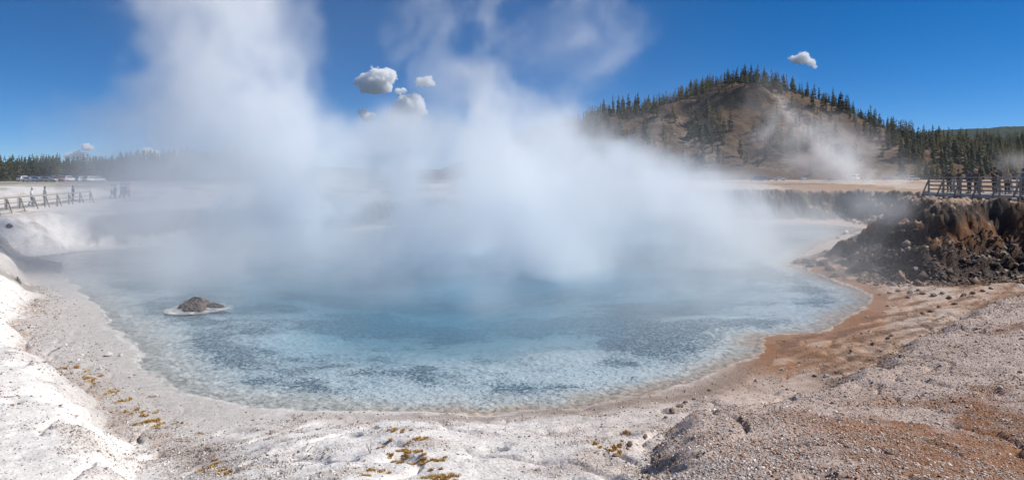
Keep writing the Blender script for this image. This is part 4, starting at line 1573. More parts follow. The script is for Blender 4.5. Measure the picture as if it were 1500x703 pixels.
def body_mesh(J):
    s = Skel()
    pel = s.pt(J['pel'], (.13, .10))
    w = s.pt(J['wst'], (.12, .09), pel); c = s.pt(J['chs'], (.14, .10), w); n = s.pt(J['nek'], (.055, .055), c)
    h0 = s.pt(J['hd0'], (.066, .075), n); h1 = s.pt(J['hd1'], (.075, .088), h0)
    s.pt(J['hd1'] + Vector((0, .0, .065)), (.05, .06), h1)
    s.pt(J['hd0'] + Vector((0, .096, .055)), (.012, .014), h0)                 # nose
    for sx, sd in ((-1, 'L'), (1, 'R')):
        s.pt(J['hd0'] + Vector((.083 * sx, 0, .065)), (.012, .02), h0)          # ear
        hp = s.pt(J['hip' + sd], .085, pel)
        k = s.chain(hp, [((J['hip' + sd] + J['kne' + sd]) / 2, .078), (J['kne' + sd], .056), ((J['kne' + sd] * .6 + J['ank' + sd] * .4), .055), (J['ank' + sd], .036), (J['toe' + sd], .03)])
        sh = s.pt(J['sho' + sd], .058, c)
        wr = s.chain(sh, [((J['sho' + sd] + J['elb' + sd]) / 2, .047), (J['elb' + sd], .038), ((J['elb' + sd] * .6 + J['wri' + sd] * .4), .036), (J['wri' + sd], .024)])
        d = J['hnd' + sd].normalized()
        a = d.cross(Vector((0, 1, 0)) if abs(d.y) < .8 else Vector((0, 0, 1))).normalized()
        curl = d.cross(a).normalized() * (.3 if d.cross(a).y > 0 else -.3)
        palm = s.pt(J['wri' + sd] + d * .055, (.030, .018), wr)
        for q, (off, ln) in enumerate(((-.027, .060), (-.009, .072), (.009, .068), (.027, .052))):
            p0 = J['wri' + sd] + d * .085 + a * off
            s.chain(palm, [(p0, .010), (p0 + d * ln * .55 + curl * .02, .0085), (p0 + d * ln + curl * .07, .007)])
        t0 = J['wri' + sd] + d * .04 - a * .036 * sx
        s.chain(palm, [(t0, .011), (t0 + d * .04 - a * .014 * sx + curl * .05, .008)])
    return skin_mesh('body', s.v, s.e, s.r, 0, 1)


def shirt_mesh(J, sleeve=1.0, k=1.0, low=0.0):
    s = Skel()
    pel = s.pt(J['pel'] + Vector((0, 0, .01 - low)), (.155 * k, .122 * k))
    w = s.pt(J['wst'], (.145 * k, .115 * k), pel); c = s.pt(J['chs'], (.165 * k, .125 * k), w); n = s.pt(J['nek'] - Vector((0, 0, .015)), (.075, .075), c)
    for sd in 'LR':
        sh = s.pt(J['sho' + sd], .078 * k, c)
        if sleeve > .6:
            s.chain(sh, [((J['sho' + sd] + J['elb' + sd]) / 2, .063 * k), (J['elb' + sd], .055 * k), (J['elb' + sd].lerp(J['wri' + sd], .93), .038 * k)])
        else:
            s.chain(sh, [(J['sho' + sd].lerp(J['elb' + sd], .65), .066 * k)])
    return skin_mesh('shirt', s.v, s.e, s.r, 0, 1)


def trousers_mesh(J, short=False):
    s = Skel()
    pel = s.pt(J['pel'] + Vector((0, 0, .02)), (.150, .117))
    for sd in 'LR':
        hp = s.pt(J['hip' + sd], .104, pel)
        mid = (J['hip' + sd] + J['kne' + sd]) / 2
        if short:
            s.chain(hp, [(mid, .10), (J['kne' + sd] + Vector((0, 0, .05)), .088)])
        else:
            s.chain(hp, [(mid, .094), (J['kne' + sd], .075), (J['ank' + sd] + Vector((0, 0, .02)), .06)])
    return skin_mesh('trousers', s.v, s.e, s.r, 0, 1)


def shoe_mesh(J, sd):
    s = Skel()
    d = (J['toe' + sd] - J['ank' + sd]); d.z = 0; d.normalize()
    z = J['toe' + sd].z
    a = Vector((J['ank' + sd].x, J['ank' + sd].y, max(.045, J['ank' + sd].z - .035)))
    i = s.pt(a - d * .03, (.045, .045)); i = s.pt(a + d * .07, (.048, .040), i); s.pt(J['toe' + sd] + d * .03, (.042, .03), i)
    return skin_mesh('shoe', s.v, s.e, s.r, 0, 1)


def hair_mesh(J, long_=False, cap=False):
    s = Skel()
    h = J['hd1']
    i = s.pt(h + Vector((0, -.022, .028)), (.082, .090))
    s.pt(h + Vector((0, .012, .066)), (.06, .05), i)
    if long_:
        k = s.pt(h + Vector((0, -.06, -.09)), (.085, .05), i); s.pt(h + Vector((0, -.075, -.24)), (.075, .035), k)
    else:
        s.pt(h + Vector((0, -.045, -.055)), (.068, .05), i)
    return skin_mesh('hair', s.v, s.e, s.r, 0, 1)


def cap_mesh(J):
    m = MB(); h = J['hd1'] + Vector((0, 0, .03))
    n = 14
    vs, fs = [], []
    for i in range(5):
        t = i / 4 * 1.5
        for k in range(n):
            a = 6.2832 * k / n
            vs.append((h.x + math.cos(a) * .104 * math.cos(t), h.y - .005 + math.sin(a) * .118 * math.cos(t), h.z + .108 * math.sin(t)))
    for i in range(4):
        for k in range(n):
            fs.append((i * n + k, i * n + (k + 1) % n, (i + 1) * n + (k + 1) % n, (i + 1) * n + k))
    m.add(vs, fs)
    m.add([(h.x - .07, h.y + .09, h.z + .008), (h.x + .07, h.y + .09, h.z + .008), (h.x + .05, h.y + .20, h.z - .015), (h.x - .05, h.y + .20, h.z - .015),
           (h.x - .07, h.y + .09, h.z + .018), (h.x + .07, h.y + .09, h.z + .018), (h.x + .05, h.y + .20, h.z - .005), (h.x - .05, h.y + .20, h.z - .005)],
          [(3, 2, 1, 0), (4, 5, 6, 7), (0, 1, 5, 4), (1, 2, 6, 5), (2, 3, 7, 6), (3, 0, 4, 7)])
    return m.mesh('cap', None, True)


_mats = {}
def cloth(col, rough=.9):
    k = tuple(col)
    if k not in _mats:
        _mats[k] = simple('cloth_%d' % len(_mats), col, rough, .12, 30, bump=.1)
    return _mats[k]


M_SKIN = simple('skin', (.42, .25, .18), .6, .08, 10)
M_EYE = simple('eye_dark', (.03, .025, .02), .3, .1)
_pose = {}


def person(x, y, z, face, kind, top, legs, hair, label, h=1.75, sleeve=1.0, long_=False, short=False, cap=None, bulk=1.0, group=None, shoe=(.05, .045, .04)):
    key = (kind, sleeve, long_, short, bulk)
    if kind not in _pose:
        J = pose(kind)
        _pose[kind] = dict(J=J, body=body_mesh(J), shoe={s: shoe_mesh(J, s) for s in 'LR'}, cap=cap_mesh(J))
    P = _pose[kind]
    for nm, fn in (('shirt%s%s' % (sleeve, bulk), lambda: shirt_mesh(P['J'], sleeve, bulk, .04 * (bulk > 1))), ('legs%s' % short, lambda: trousers_mesh(P['J'], short)), ('hair%s' % long_, lambda: hair_mesh(P['J'], long_))):
        if nm not in P:
            P[nm] = fn()
    e = empty('person', (x, y, z), face)
    e.scale = (h / 1.77,) * 3

    def child(nm, me, mat):
        me2 = me.copy(); me2.materials.clear(); me2.materials.append(mat)
        me2.polygons.foreach_set('use_smooth', [True] * len(me2.polygons))
        return link(nm, me2, e)
    child('body', P['body'], M_SKIN)
    child('jacket' if bulk > 1 else 'shirt', P['shirt%s%s' % (sleeve, bulk)], cloth(top))
    child('shorts' if short else 'trousers', P['legs%s' % short], cloth(legs))
    for s in 'LR':
        child('shoe', P['shoe'][s], cloth(shoe))
    child('hair', P['hair%s' % long_], cloth(hair, .6))
    if cap:
        child('cap', P['cap'], cloth(cap))
    hd = P['J']['hd0']
    for sx in (-1, 1):
        m = MB(); c = hd + Vector((.03 * sx, .078, .075))
        m.box(c.x - .012, c.x + .012, c.y - .006, c.y + .006, c.z - .006, c.z + .006)
        m.build('eye', M_EYE, e)
    return tag(e, label, 'person', group)


def place_people():
    Z = RZ_DECK
    def at(px_, Y):
        return (px_ - 750) / 977 * Y
    W = R(90)      # facing -X (towards the pool)
    for px_, off, kind, top, legs, hair, lab, kw in (
            (1390.5, .62, 'rail', (.015, .016, .02), (.035, .045, .075), (.02, .015, .012), 'person in a black jacket, leftmost at the right boardwalk rail, looking over the pool', dict(bulk=1.1)),
            (1405, .62, 'rail', (.012, .012, .014), (.02, .02, .025), (.02, .015, .012), 'person all in black leaning on the rail, second from the left on the right boardwalk', dict(sleeve=.5)),
            (1420, .60, 'hip', (.05, .065, .10), (.02, .02, .03), (.015, .012, .01), 'dark-haired person in a blue-grey jacket, middle of the right boardwalk group', dict(bulk=1.12, long_=True)),
            (1430.5, .85, 'rail', (.10, .02, .022), (.025, .025, .03), (.10, .07, .05), 'person in a dark red jacket and pale cap on the right boardwalk', dict(bulk=1.1, cap=(.55, .53, .5))),
            (1457.5, .70, 'photo', (.014, .013, .013), (.022, .022, .028), (.03, .02, .015), 'person in a black t-shirt raising a phone on the right boardwalk', dict(sleeve=.5, h=1.82)),
            (1475.5, .90, 'hip', (.42, .36, .30), (.02, .02, .022), (.48, .32, .16), 'person with long blond hair, pale top and dark trousers on the right boardwalk', dict(long_=True, h=1.7)),
            (1499.5, .75, 'stand', (.05, .13, .28), (.06, .07, .1), (.04, .03, .02), 'person in a blue top at the right edge of the photo', dict(h=1.72))):
        X = 32.5 + off
        Y = (X) / ((px_ - 750) / 977)
        person(X, Y, Z + .002, W + rnd.uniform(-.5, .5) + (R(10) if kind != 'photo' else 0), kind, top, legs, hair, lab, **kw)
    # phone held by the person in the black t-shirt
    # left walk
    for px_, t, kind, top, legs, hair, face, lab, kw in (
            (46.5, .9, 'walk', (.62, .62, .62), (.10, .20, .42), (.50, .46, .40), R(-70), 'person in a white top and blue jeans walking on the left boardwalk', dict(cap=(.7, .68, .62))),
            (66, 1.0, 'stand', (.66, .66, .66), (.30, .32, .36), (.12, .09, .07), R(160), 'person in a white shirt and grey trousers standing on the left boardwalk', dict(bulk=1.05)),
            (107, 1.1, 'stand', (.035, .045, .085), (.04, .045, .07), (.03, .02, .02), R(100), 'person in dark navy clothes near the end of the left fence', dict(bulk=1.15))):
        # intersect the bearing with the line of the walk
        u = (px_ - 750) / 977
        best = None
        for i in range(len(L_PTS) - 1):
            a = Vector(L_PTS[i]) - Vector(L_OUT) * t; b = Vector(L_PTS[i + 1]) - Vector(L_OUT) * t
            f0, f1 = a.x - u * a.y, b.x - u * b.y
            if f0 * f1 <= 0:
                best = a.lerp(b, f0 / (f0 - f1))
        person(best.x, best.y, ZL(best.x, best.y) + .003, face, kind, top, legs, hair, lab, **kw)
    zz = ZL(0, 80)
    a = Vector(L_PTS[-1]); b = Vector(((232 - 750) / 977 * 92, 92)); dn = (b - a).normalized(); sd = Vector((-dn.y, dn.x))
    for px_, t, kind, top, legs, hair, face, lab, kw in (
            (164, .8, 'walk', (.52, .52, .55), (.30, .28, .27), (.1, .08, .06), R(-80), 'person in pale clothes, leftmost of the group in the steam', {}),
            (168.5, 1.3, 'stand', (.06, .07, .09), (.05, .05, .06), (.04, .03, .02), R(80), 'person in dark grey beside the pale walker in the steam', {}),
            (177.5, .7, 'walk', (.10, .16, .30), (.05, .07, .13), (.04, .03, .02), R(-80), 'person in a blue top left of centre in the steam group', dict(h=1.8)),
            (181.5, 1.5, 'stand', (.05, .06, .12), (.04, .05, .09), (.04, .03, .02), R(60), 'person in dark navy beside the orange shirt in the steam', dict(h=1.8)),
            (185, 1.1, 'walk', (.10, .13, .2), (.06, .07, .09), (.08, .06, .04), R(-90), 'person in slate blue partly hidden between navy and orange in the steam', {}),
            (189.5, .8, 'stand', (.75, .20, .08), (.06, .07, .10), (.08, .05, .03), R(-60), 'person in a bright orange shirt, rightmost of the group in the steam', dict(h=1.82))):
        u = (px_ - 750) / 977
        A = a + sd * t; B = b + sd * t
        f0, f1 = A.x - u * A.y, B.x - u * B.y
        p = A.lerp(B, f0 / (f0 - f1))
        person(p.x, p.y, zz + .003, face, kind, top, legs, hair, lab, **kw)


place_people()


# =====================================================================
# PARKED VEHICLES
# =====================================================================
M_GLASS = simple('car_glass', (.03, .035, .04), .08, .1, 3, spec=.6)
M_TYRE = simple('tyre', (.02, .02, .02), .9, .2, 20)
M_RIM = simple('wheel_rim', (.45, .45, .46), .35, .1, 10, metal=.8)
M_LAMP = simple('headlight_lens', (.75, .75, .72), .15, .05, 10)
M_RED = simple('tail_lamp', (.35, .02, .02), .3, .1, 10)
_paint = {}


def paint(c):
    if c not in _paint:
        _paint[c] = simple('paint_%d' % len(_paint), c, .28, .05, 2, spec=.6)
    return _paint[c]


def car(kind, x, y, z, face, col, label, group=None):
    if kind == 'suv':
        L, W_, H_ = 4.7, 1.85, 1.75; prof = [(-2.35, .35), (-2.35, .95), (-2.2, 1.05), (-1.95, 1.68), (-.2, 1.75), (.35, 1.68), (1.05, 1.1), (2.2, .98), (2.35, .75), (2.35, .35)]
        win = [(-1.85, 1.12), (-1.75, 1.55), (-.1, 1.60), (.3, 1.55), (.85, 1.12)]
    elif kind == 'van':
        L, W_, H_ = 6.0, 2.1, 2.7; prof = [(-3, .4), (-3, 2.6), (-2.8, 2.7), (1.6, 2.7), (1.9, 2.5), (2.1, 1.5), (2.8, 1.3), (3, .9), (3, .4)]
        win = [(-2.0, 1.5), (-2.0, 2.1), (1.75, 2.1), (1.95, 1.5)]
    else:
        L, W_, H_ = 4.5, 1.78, 1.45; prof = [(-2.25, .32), (-2.25, .85), (-2.1, .98), (-1.45, 1.02), (-.95, 1.40), (.2, 1.44), (.95, 1.0), (2.0, .88), (2.25, .65), (2.25, .32)]
        win = [(-1.3, 1.03), (-.88, 1.32), (.12, 1.36), (.72, 1.03)]
    e = empty('parked_van' if kind == 'van' else 'parked_car', (x, y, z), face)
    hw = W_ / 2
    # body lofted across: full width at the sills, narrower at the roof
    vs, fs = [], []
    n = len(prof)
    for s in (-1, -.86, .86, 1):
        for px_, pz in prof:
            inset = .16 * max(0, (pz - .95)) / .7 if kind != 'van' else .04 * max(0, pz - 1.2)
            k = 1 if abs(s) > .9 else 0
            vs.append((px_ * (.985 if k else 1), (hw - inset) * s, pz - (.04 if (k and pz > .5) else 0)))
    for r_ in range(3):
        for i in range(n - 1):
            a = r_ * n + i
            fs.append((a, a + 1, a + n + 1, a + n))
        fs.append((r_ * n + n - 1, r_ * n, r_ * n + n, r_ * n + 2 * n - 1))
    fs.append(tuple(range(n))[::-1]); fs.append(tuple(range(3 * n, 4 * n)))
    link('body', mk_mesh('body', vs, fs, paint(col)), e)
    for s in (-1, 1):
        wv = []
        for px_, pz in win:
            inset = .16 * max(0, (pz - .95)) / .7 if kind != 'van' else .04 * max(0, pz - 1.2)
            wv.append((px_, (hw - inset + .012) * s, pz - .02))
        wv += [(a, b - .03 * s, c) for a, b, c in wv]
        k = len(win)
        f = [tuple(range(k)), tuple(range(k, 2 * k))[::-1]] + [(i, (i + 1) % k, (i + 1) % k + k, i + k) for i in range(k)]
        link('window', mk_mesh('window', wv, f, M_GLASS), e)
    # windscreen and rear glass sit just proud of the body
    for (p0, p1), nm in (((prof[5], prof[6]) if kind == 'suv' else ((prof[4], prof[5]) if kind == 'van' else (prof[5], prof[6])), 'windscreen'), ((prof[2], prof[3]) if kind == 'suv' else ((prof[0], prof[1]) if kind == 'van' else (prof[3], prof[4])), 'rear_window')):
        a = Vector((p0[0], 0, p0[1])); b = Vector((p1[0], 0, p1[1]))
        if nm == 'rear_window' and kind == 'van':
            a = Vector((-3, 0, 1.5)); b = Vector((-3, 0, 2.2))
        q0, q1 = a.lerp(b, .12), a.lerp(b, .88)
        nrm = Vector((-(b - a).z, 0, (b - a).x)).normalized()
        if nrm.x * (1 if nm == 'windscreen' else -1) < 0:
            nrm = -nrm
        q0 += nrm * .012; q1 += nrm * .012
        w = hw * .80
        MB().add([(q0.x, -w, q0.z), (q0.x, w, q0.z), (q1.x, w * .93, q1.z), (q1.x, -w * .93, q1.z)] + [(v[0] - nrm.x * .02, v[1], v[2] - nrm.z * .02) for v in ((q0.x, -w, q0.z), (q0.x, w, q0.z), (q1.x, w * .93, q1.z), (q1.x, -w * .93, q1.z))],
                 [(0, 1, 2, 3), (7, 6, 5, 4), (0, 4, 5, 1), (1, 5, 6, 2), (2, 6, 7, 3), (3, 7, 4, 0)]).build(nm, M_GLASS, e)
    for sx in (-.31, .31):
        for sy in (-1, 1):
            cy = (hw - .12) * sy
            w = empty('wheel', (0, 0, 0)); w.parent = e
            rr = .36 if kind == 'van' else .33
            MB().tube([(L * sx, cy - .12, rr), (L * sx, cy + .12, rr)], rr, 16).build('tyre', M_TYRE, w)
            MB().tube([(L * sx, cy + .122 * sy, rr), (L * sx, cy + .135 * sy, rr)], rr * .6, 12).build('rim', M_RIM, w)
    for sy in (-1, 1):
        yy = (hw - .28) * sy
        MB().box(L / 2 - .03, L / 2 + .015, yy - .16, yy + .16, .66, .80).build('headlight', M_LAMP, e)
        MB().box(-L / 2 - .015, -L / 2 + .03, yy - .12, yy + .12, .72, .92).build('tail_light', M_RED, e)
    return tag(e, label, 'van' if kind == 'van' else 'car', group)


def place_cars():
    gl, grr = 'cars parked in the left car park', 'cars parked along the foot of the hill'
    def put(px_, Y, kind, face, col, lab, g):
        X = (px_ - 750) / 977 * Y
        z = max(float(ground_z(np.array([X]), np.array([Y]))[0]), -5)
        car(kind, X, Y, z, face, col, lab, g)
    W_, B_, G_, D_ = (.75, .75, .75), (.05, .12, .35), (.32, .34, .36), (.03, .035, .045)
    put(37, 212, 'suv', R(75), W_, 'white car at the left end of the left car park, end-on', gl)
    put(44, 198, 'sedan', R(0), W_, 'white car side-on in front of the leftmost parked one', gl)
    put(52, 203, 'suv', R(30), B_, 'blue car right of the two white cars in the left car park', gl)
    put(58, 197, 'sedan', R(-10), (.55, .6, .68), 'pale blue-grey car in the front row of the left car park', gl)
    put(66, 204, 'suv', R(20), D_, 'dark car in the middle of the left car park', gl)
    put(71, 196, 'sedan', R(5), G_, 'grey car just right of the middle of the left car park', gl)
    put(78, 202, 'suv', R(-20), (.12, .14, .2), 'dark slate car towards the right of the left car park', gl)
    put(84, 199, 'sedan', R(10), (.45, .10, .06), 'red-orange car at the right end of the left car park', gl)
    put(101, 212, 'suv', R(80), (.68, .68, .68), 'white car standing apart right of the left car park', gl)
    put(124, 205, 'suv', R(60), W_, 'white car, left one of three behind the end of the left fence', gl)
    put(133, 204, 'suv', R(80), W_, 'white car, middle one of three behind the end of the left fence', gl)
    put(142, 206, 'suv', R(70), (.6, .6, .6), 'pale grey car, right one of three behind the left fence end', gl)
    put(1106, 268, 'sedan', R(0), (.5, .5, .52), 'silver car at the left end of the row below the hill', grr)
    put(1113, 262, 'suv', R(10), (.04, .08, .2), 'dark blue car beside the silver one below the hill', grr)
    put(1120, 266, 'suv', R(-10), (.10, .14, .22), 'slate blue car right of the dark blue one below the hill', grr)
    put(1142, 262, 'sedan', R(0), W_, 'white car parked alone right of the blue pair below the hill', grr)
    put(1176, 268, 'sedan', R(80), W_, 'white car end-on below the bare slope', grr)
    put(1219, 270, 'sedan', R(85), G_, 'grey car left of the white camper below the hill', grr)
    put(1243, 269, 'sedan', R(75), W_, 'small white car just left of the white camper below the hill', grr)
    put(1253, 277, 'van', R(50), W_, 'white camper van standing in the row below the hill', grr)
    put(1268, 268, 'sedan', R(70), (.6, .6, .6), 'pale car just right of the white camper below the hill', grr)
    put(1302, 266, 'sedan', R(0), (.04, .05, .09), 'dark blue car between the camper and the boardwalk', grr)
    put(1337, 258, 'suv', R(0), W_, 'white car nearest the boardwalk corner below the hill', grr)


place_cars()

# =====================================================================
# STEAM, CLOUDS (voxel densities computed here, turned into real volumes)
# =====================================================================
def vol_material(name, col=(1, 1, 1), dens=1.0, aniso=.2):
    m = bpy.data.materials.new(name); m.use_nodes = True
    nt = m.node_tree; nt.nodes.clear()
    o = nt.nodes.new('ShaderNodeOutputMaterial'); v = nt.nodes.new('ShaderNodeVolumePrincipled')
    v.inputs['Color'].default_value = tuple(col) + (1,)
    v.inputs['Density'].default_value = dens
    v.inputs['Anisotropy'].default_value = aniso
    nt.links.new(v.outputs[0], o.inputs['Volume'])
    return m


def make_volume(name, mn, mx, rho, mat):
    n = rho.shape
    mn = np.array(mn, 'f8'); mx = np.array(mx, 'f8')
    me = bpy.data.meshes.new(name)
    me.vertices.add(rho.size)
    ii = np.stack(np.meshgrid(*[np.linspace(a, b, k) for a, b, k in zip(mn, mx, n)], indexing='ij'), -1).astype('f4')
    me.vertices.foreach_set('co', ii.ravel())
    a = me.attributes.new('rho', 'FLOAT', 'POINT')
    a.data.foreach_set('value', np.ascontiguousarray(rho, 'f4').ravel())
    me.materials.append(mat)
    ob = link(name, me)
    g = bpy.data.node_groups.new(name + '_density', 'GeometryNodeTree')
    g.interface.new_socket('Geometry', in_out='INPUT', socket_type='NodeSocketGeometry')
    g.interface.new_socket('Geometry', in_out='OUTPUT', socket_type='NodeSocketGeometry')
    I = g.nodes.new('NodeGroupInput'); O = g.nodes.new('NodeGroupOutput')
    vc = g.nodes.new('GeometryNodeVolumeCube')
    vc.inputs['Min'].default_value = mn; vc.inputs['Max'].default_value = mx
    for k, x in zip('XYZ', n):
        vc.inputs['Resolution ' + k].default_value = x
    P = g.nodes.new('GeometryNodeInputPosition')

    def vm(op, a, b=None):
        q = g.nodes.new('ShaderNodeVectorMath'); q.operation = op; g.links.new(a, q.inputs[0])
        if b is not None:
            q.inputs[1].default_value = b
        return q
    h = (mx - mn) / (np.array(n) - 1)
    x = vm('SUBTRACT', P.outputs[0], mn); x = vm('DIVIDE', x.outputs[0], h); x = vm('ADD', x.outputs[0], (.5, .5, .5)); x = vm('FLOOR', x.outputs[0])
    x = vm('DOT_PRODUCT', x.outputs[0], (n[1] * n[2], n[2], 1))
    si = g.nodes.new('GeometryNodeSampleIndex'); si.data_type = 'FLOAT'
    na = g.nodes.new('GeometryNodeInputNamedAttribute'); na.data_type = 'FLOAT'; na.inputs[0].default_value = 'rho'
    g.links.new(I.outputs[0], si.inputs[0]); g.links.new(na.outputs[0], si.inputs[1]); g.links.new(x.outputs['Value'], si.inputs['Index'])
    g.links.new(si.outputs[0], vc.inputs['Density'])
    sm = g.nodes.new('GeometryNodeSetMaterial'); sm.inputs['Material'].default_value = mat
    g.links.new(vc.outputs[0], sm.inputs[0]); g.links.new(sm.outputs[0], O.inputs[0])
    md = ob.modifiers.new('density', 'NODES'); md.node_group = g
    return ob


PLUMES=[
 (-12.5,46,2.4,3.6,40,-12,3,.20),
 (-14,48,2.8,4.2,44,-17,3,.24),
 (-16.5,46,2.6,4.0,34,-15,2,.20),
 (-18,50,3.0,4.6,44,-21,4,.13),
 (-9,49,2.2,3.0,9,-1,3,.2),
 (-19,49,5,8,18,-7,3,.075),
 (-24,54,6,9,14,-9,4,.03),
 (-10,50,6,5.5,12.5,-1,3,.22),
 (-5,44,5.5,5.5,9.5,0,3,.22),
 (-2.5,40,4.0,4.6,13.5,.3,3,.26),
 (-2.5,53,2.6,4.2,40,-2,4,.17),
 (0,55,2.8,4.6,42,2,5,.20),
 (2.5,52,2.4,4.4,40,5,5,.15),
 (2.5,45,5,5,11,.5,3,.24),
 (9,60,5,5.5,15,0,3,.20),
 (14,63,5,5,12,-1,3,.14),
 (2,62,5,6,18,0,3,.16),
 (-8,52,4.5,5,13,0,3,.16),
 (-6.2,57,4,5,14,0,3,.24),
 (6.0,41,4.5,4.2,10.5,-.5,3,.28),
 (10,46,5,4.5,9.5,-1.5,3,.26),
 (14.5,46,4.5,4,7.5,-2,3,.22),
 (19,51,5,4.5,5,-2,3,.15),
 (25,64,7,7,4,-3,2,.05),
 (-22,46,5.5,7,9,-3,3,.10),
 (-27,43,4,5,4,-1,3,.02),
 (-19,40,5,6,5,-2,3,.09),
 (-28,52,4,7,7,-3,3,.014),
 (-34,64,7,9,10,-6,4,.007),
 (-13,36,4.5,5,3.5,-1,3,.08),
 (-20,33,5,5,2.6,-2,3,.07),
 (12,34,4.5,4,2.6,0,3,.08),
 (21.4,40,1.5,1.9,6.4,1.4,1,.32),
 (-1.6,30.0,1.7,2.6,6,-1.8,2,.15),
 (-7,32,2.4,3,4,-1,2,.08),
 (5,31,2.2,3,3.2,1,2,.08),
 (9,27.5,1.6,2,2.0,.5,1,.06),
]
MN=np.array([-66.,15.,-.2]); MX=np.array([46.,95.,31.8]); H=.45
def steam_field():
    N=[int(round((b-a)/H))+1 for a,b in zip(MN,MX)]
    ax=[np.linspace(a,b,n).astype('f4') for a,b,n in zip(MN,MX,N)]
    X,Y,Z=np.meshgrid(*ax,indexing='ij')
    wx=f3(X/7,Y/7,Z/8,4,.55); wy=f3(X/7+31,Y/7+7,Z/8+3,3)
    Xw=X+wx*3.4*(.35+Z/14); Yw=Y+wy*2.6*(.35+Z/14)
    nz=f3(Xw/4.2,Yw/11,(Z+wx*2)/5.2,4,.68)
    nz=.62*nz+.6*(.40-np.abs(f3(Xw/5.2+40,Yw/13,Z/6.4,4,.6)))
    nb=f3(X/17+9,Y/17,Z/20,2)
    rho=np.zeros_like(X)
    gx,gy=X[:,:,0],Y[:,:,0]
    sd,_=seg_dist(gx,gy,SHORE,True); sd=np.where(in_poly(gx,gy,SHORE),-sd,sd)[:,:,None]
    land=1-sst(-.5,4.5,sd+1.5*nz)*sst(9,3,Z)*np.where(X>-8,1,.55)
    for i,(px,py,r0,r1,h,lx,ly,A) in enumerate(PLUMES):
        t=np.clip(Z/h,0,2)
        cx=px+lx*t**1.2; cy=py+ly*t
        r=r0+(r1-r0)*np.clip(t,0,1)
        s=np.exp(-(((Xw-cx)**2+(Yw-cy)**2)/(r*r)))*(1-sst(.55,1.1,t+.18*nz))
        rho+=.40*A*(land if px<21 or py>50 else 1)*(.40*s*np.clip(.3+2.2*nz+.6*nb,0,2)+1.25*sst(.34,.62,s+.8*nz+.22*nb)*sst(0,.25,s)*np.clip(.75+1.1*nz,.1,1.6))
    # mist hugging the water, thickest over the middle
    cen=np.exp(-((X+2)/34)**2)*sst(19,38,Y+6*wx)*(1-sst(84,100,Y))
    cen=np.maximum(cen*.9+.1*sst(17,22,Y)*(1-sst(84,100,Y)),.35*np.exp(-((X+22)/16)**2-((Y-38)/16)**2))
    rho+=.075*land*cen*np.exp(-np.clip(Z,0,99)/(1.5+1.5*cen))*np.clip(.7+.9*nz,0,3)
    # keep it inside the box and off the cliff tops in front
    ed=np.minimum.reduce([X-MN[0],MX[0]-X,Y-MN[1],MX[1]-Y,MX[2]-Z])
    rho=np.maximum(rho,.0012*sst(15,7,X)*sst(-44,-34,X))*sst(0,6,ed)
    rho[rho<.0004]=0
    return N,rho.astype('f4')


steam_mat = vol_material('steam', (.965, .985, 1.0), 1.0, .3)
_N, _rho = steam_field()
tag(make_volume('steam', MN, MX, _rho, steam_mat), 'white steam billowing off the hot blue pool', kind='stuff')



def wisp(mn, mx, h, plumes, seed, amp=1.3, sc=4.5, floor=None):
    n = [int(round((b - a) / h)) + 1 for a, b in zip(mn, mx)]
    X, Y, Z = np.meshgrid(*[np.linspace(a, b, k).astype('f4') for a, b, k in zip(mn, mx, n)], indexing='ij')
    wx = f3(X / sc / 2 + seed, Y / sc / 2, Z / sc / 2, 3)
    nz = f3((X + wx * sc) / sc + seed, Y / sc, Z / sc / 1.3, 4, .6)
    rho = np.zeros_like(X)
    for (x0, y0, z0), (x1, y1, z1), r0, r1, A in plumes:
        dx, dy, dz = x1 - x0, y1 - y0, z1 - z0
        t = np.clip(((X - x0) * dx + (Y - y0) * dy + (Z - z0) * dz) / (dx * dx + dy * dy + dz * dz), 0, 1)
        q = (X + wx * r0 * .8 - x0 - t * dx) ** 2 + (Y - y0 - t * dy) ** 2 + (Z - z0 - t * dz) ** 2
        rho += A * np.exp(-q / (r0 + (r1 - r0) * t) ** 2) * (1 - .75 * t)
    rho = rho * np.clip(.4 + amp * nz, 0, 3)
    ed = np.minimum.reduce([X - mn[0], mx[0] - X, Y - mn[1], mx[1] - Y, mx[2] - Z])
    rho *= sst(0, h * 6, ed)
    rho[rho < np.max(rho) * .004] = 0
    return rho


# thin steam drifting across the flats in front of the hill
_mn, _mx = (52, 128, 0), (150, 178, 36)
_r = wisp(_mn, _mx, .9, [((90, 150, 2), (60, 158, 21), 4.5, 5, .13), ((76, 152, 9), (58, 156, 21), 4.5, 6, .12), ((84, 152, 3), (76, 156, 13), 5, 5, .07)], 3.3, 1.9, 6)
tag(make_volume('steam', _mn, _mx, _r, steam_mat), 'thin steam drifting across the hillside right of the pool', kind='stuff')
_mn, _mx = (72, 98, 2), (92, 112, 14)
_r = wisp(_mn, _mx, .35, [((79, 106, 4), (79.5, 106, 8.5), .9, 2.1, .5)], 8.1, 1.5, 2.2)
tag(make_volume('steam', _mn, _mx, _r, steam_mat), 'small white puff of steam rising behind the boardwalk people', kind='stuff')
_mn, _mx = (-75, 66, 0), (-22, 112, 22)
_r = wisp(_mn, _mx, .8, [((-40, 84, 2), (-58, 96, 9), 4, 7, .012), ((-32, 76, 1), (-40, 84, 6), 5, 6, .03)], 5.7, 1.6, 6)
tag(make_volume('steam', _mn, _mx, _r, steam_mat), 'thin veil of steam drifting over the far left rim and walkway', kind='stuff')

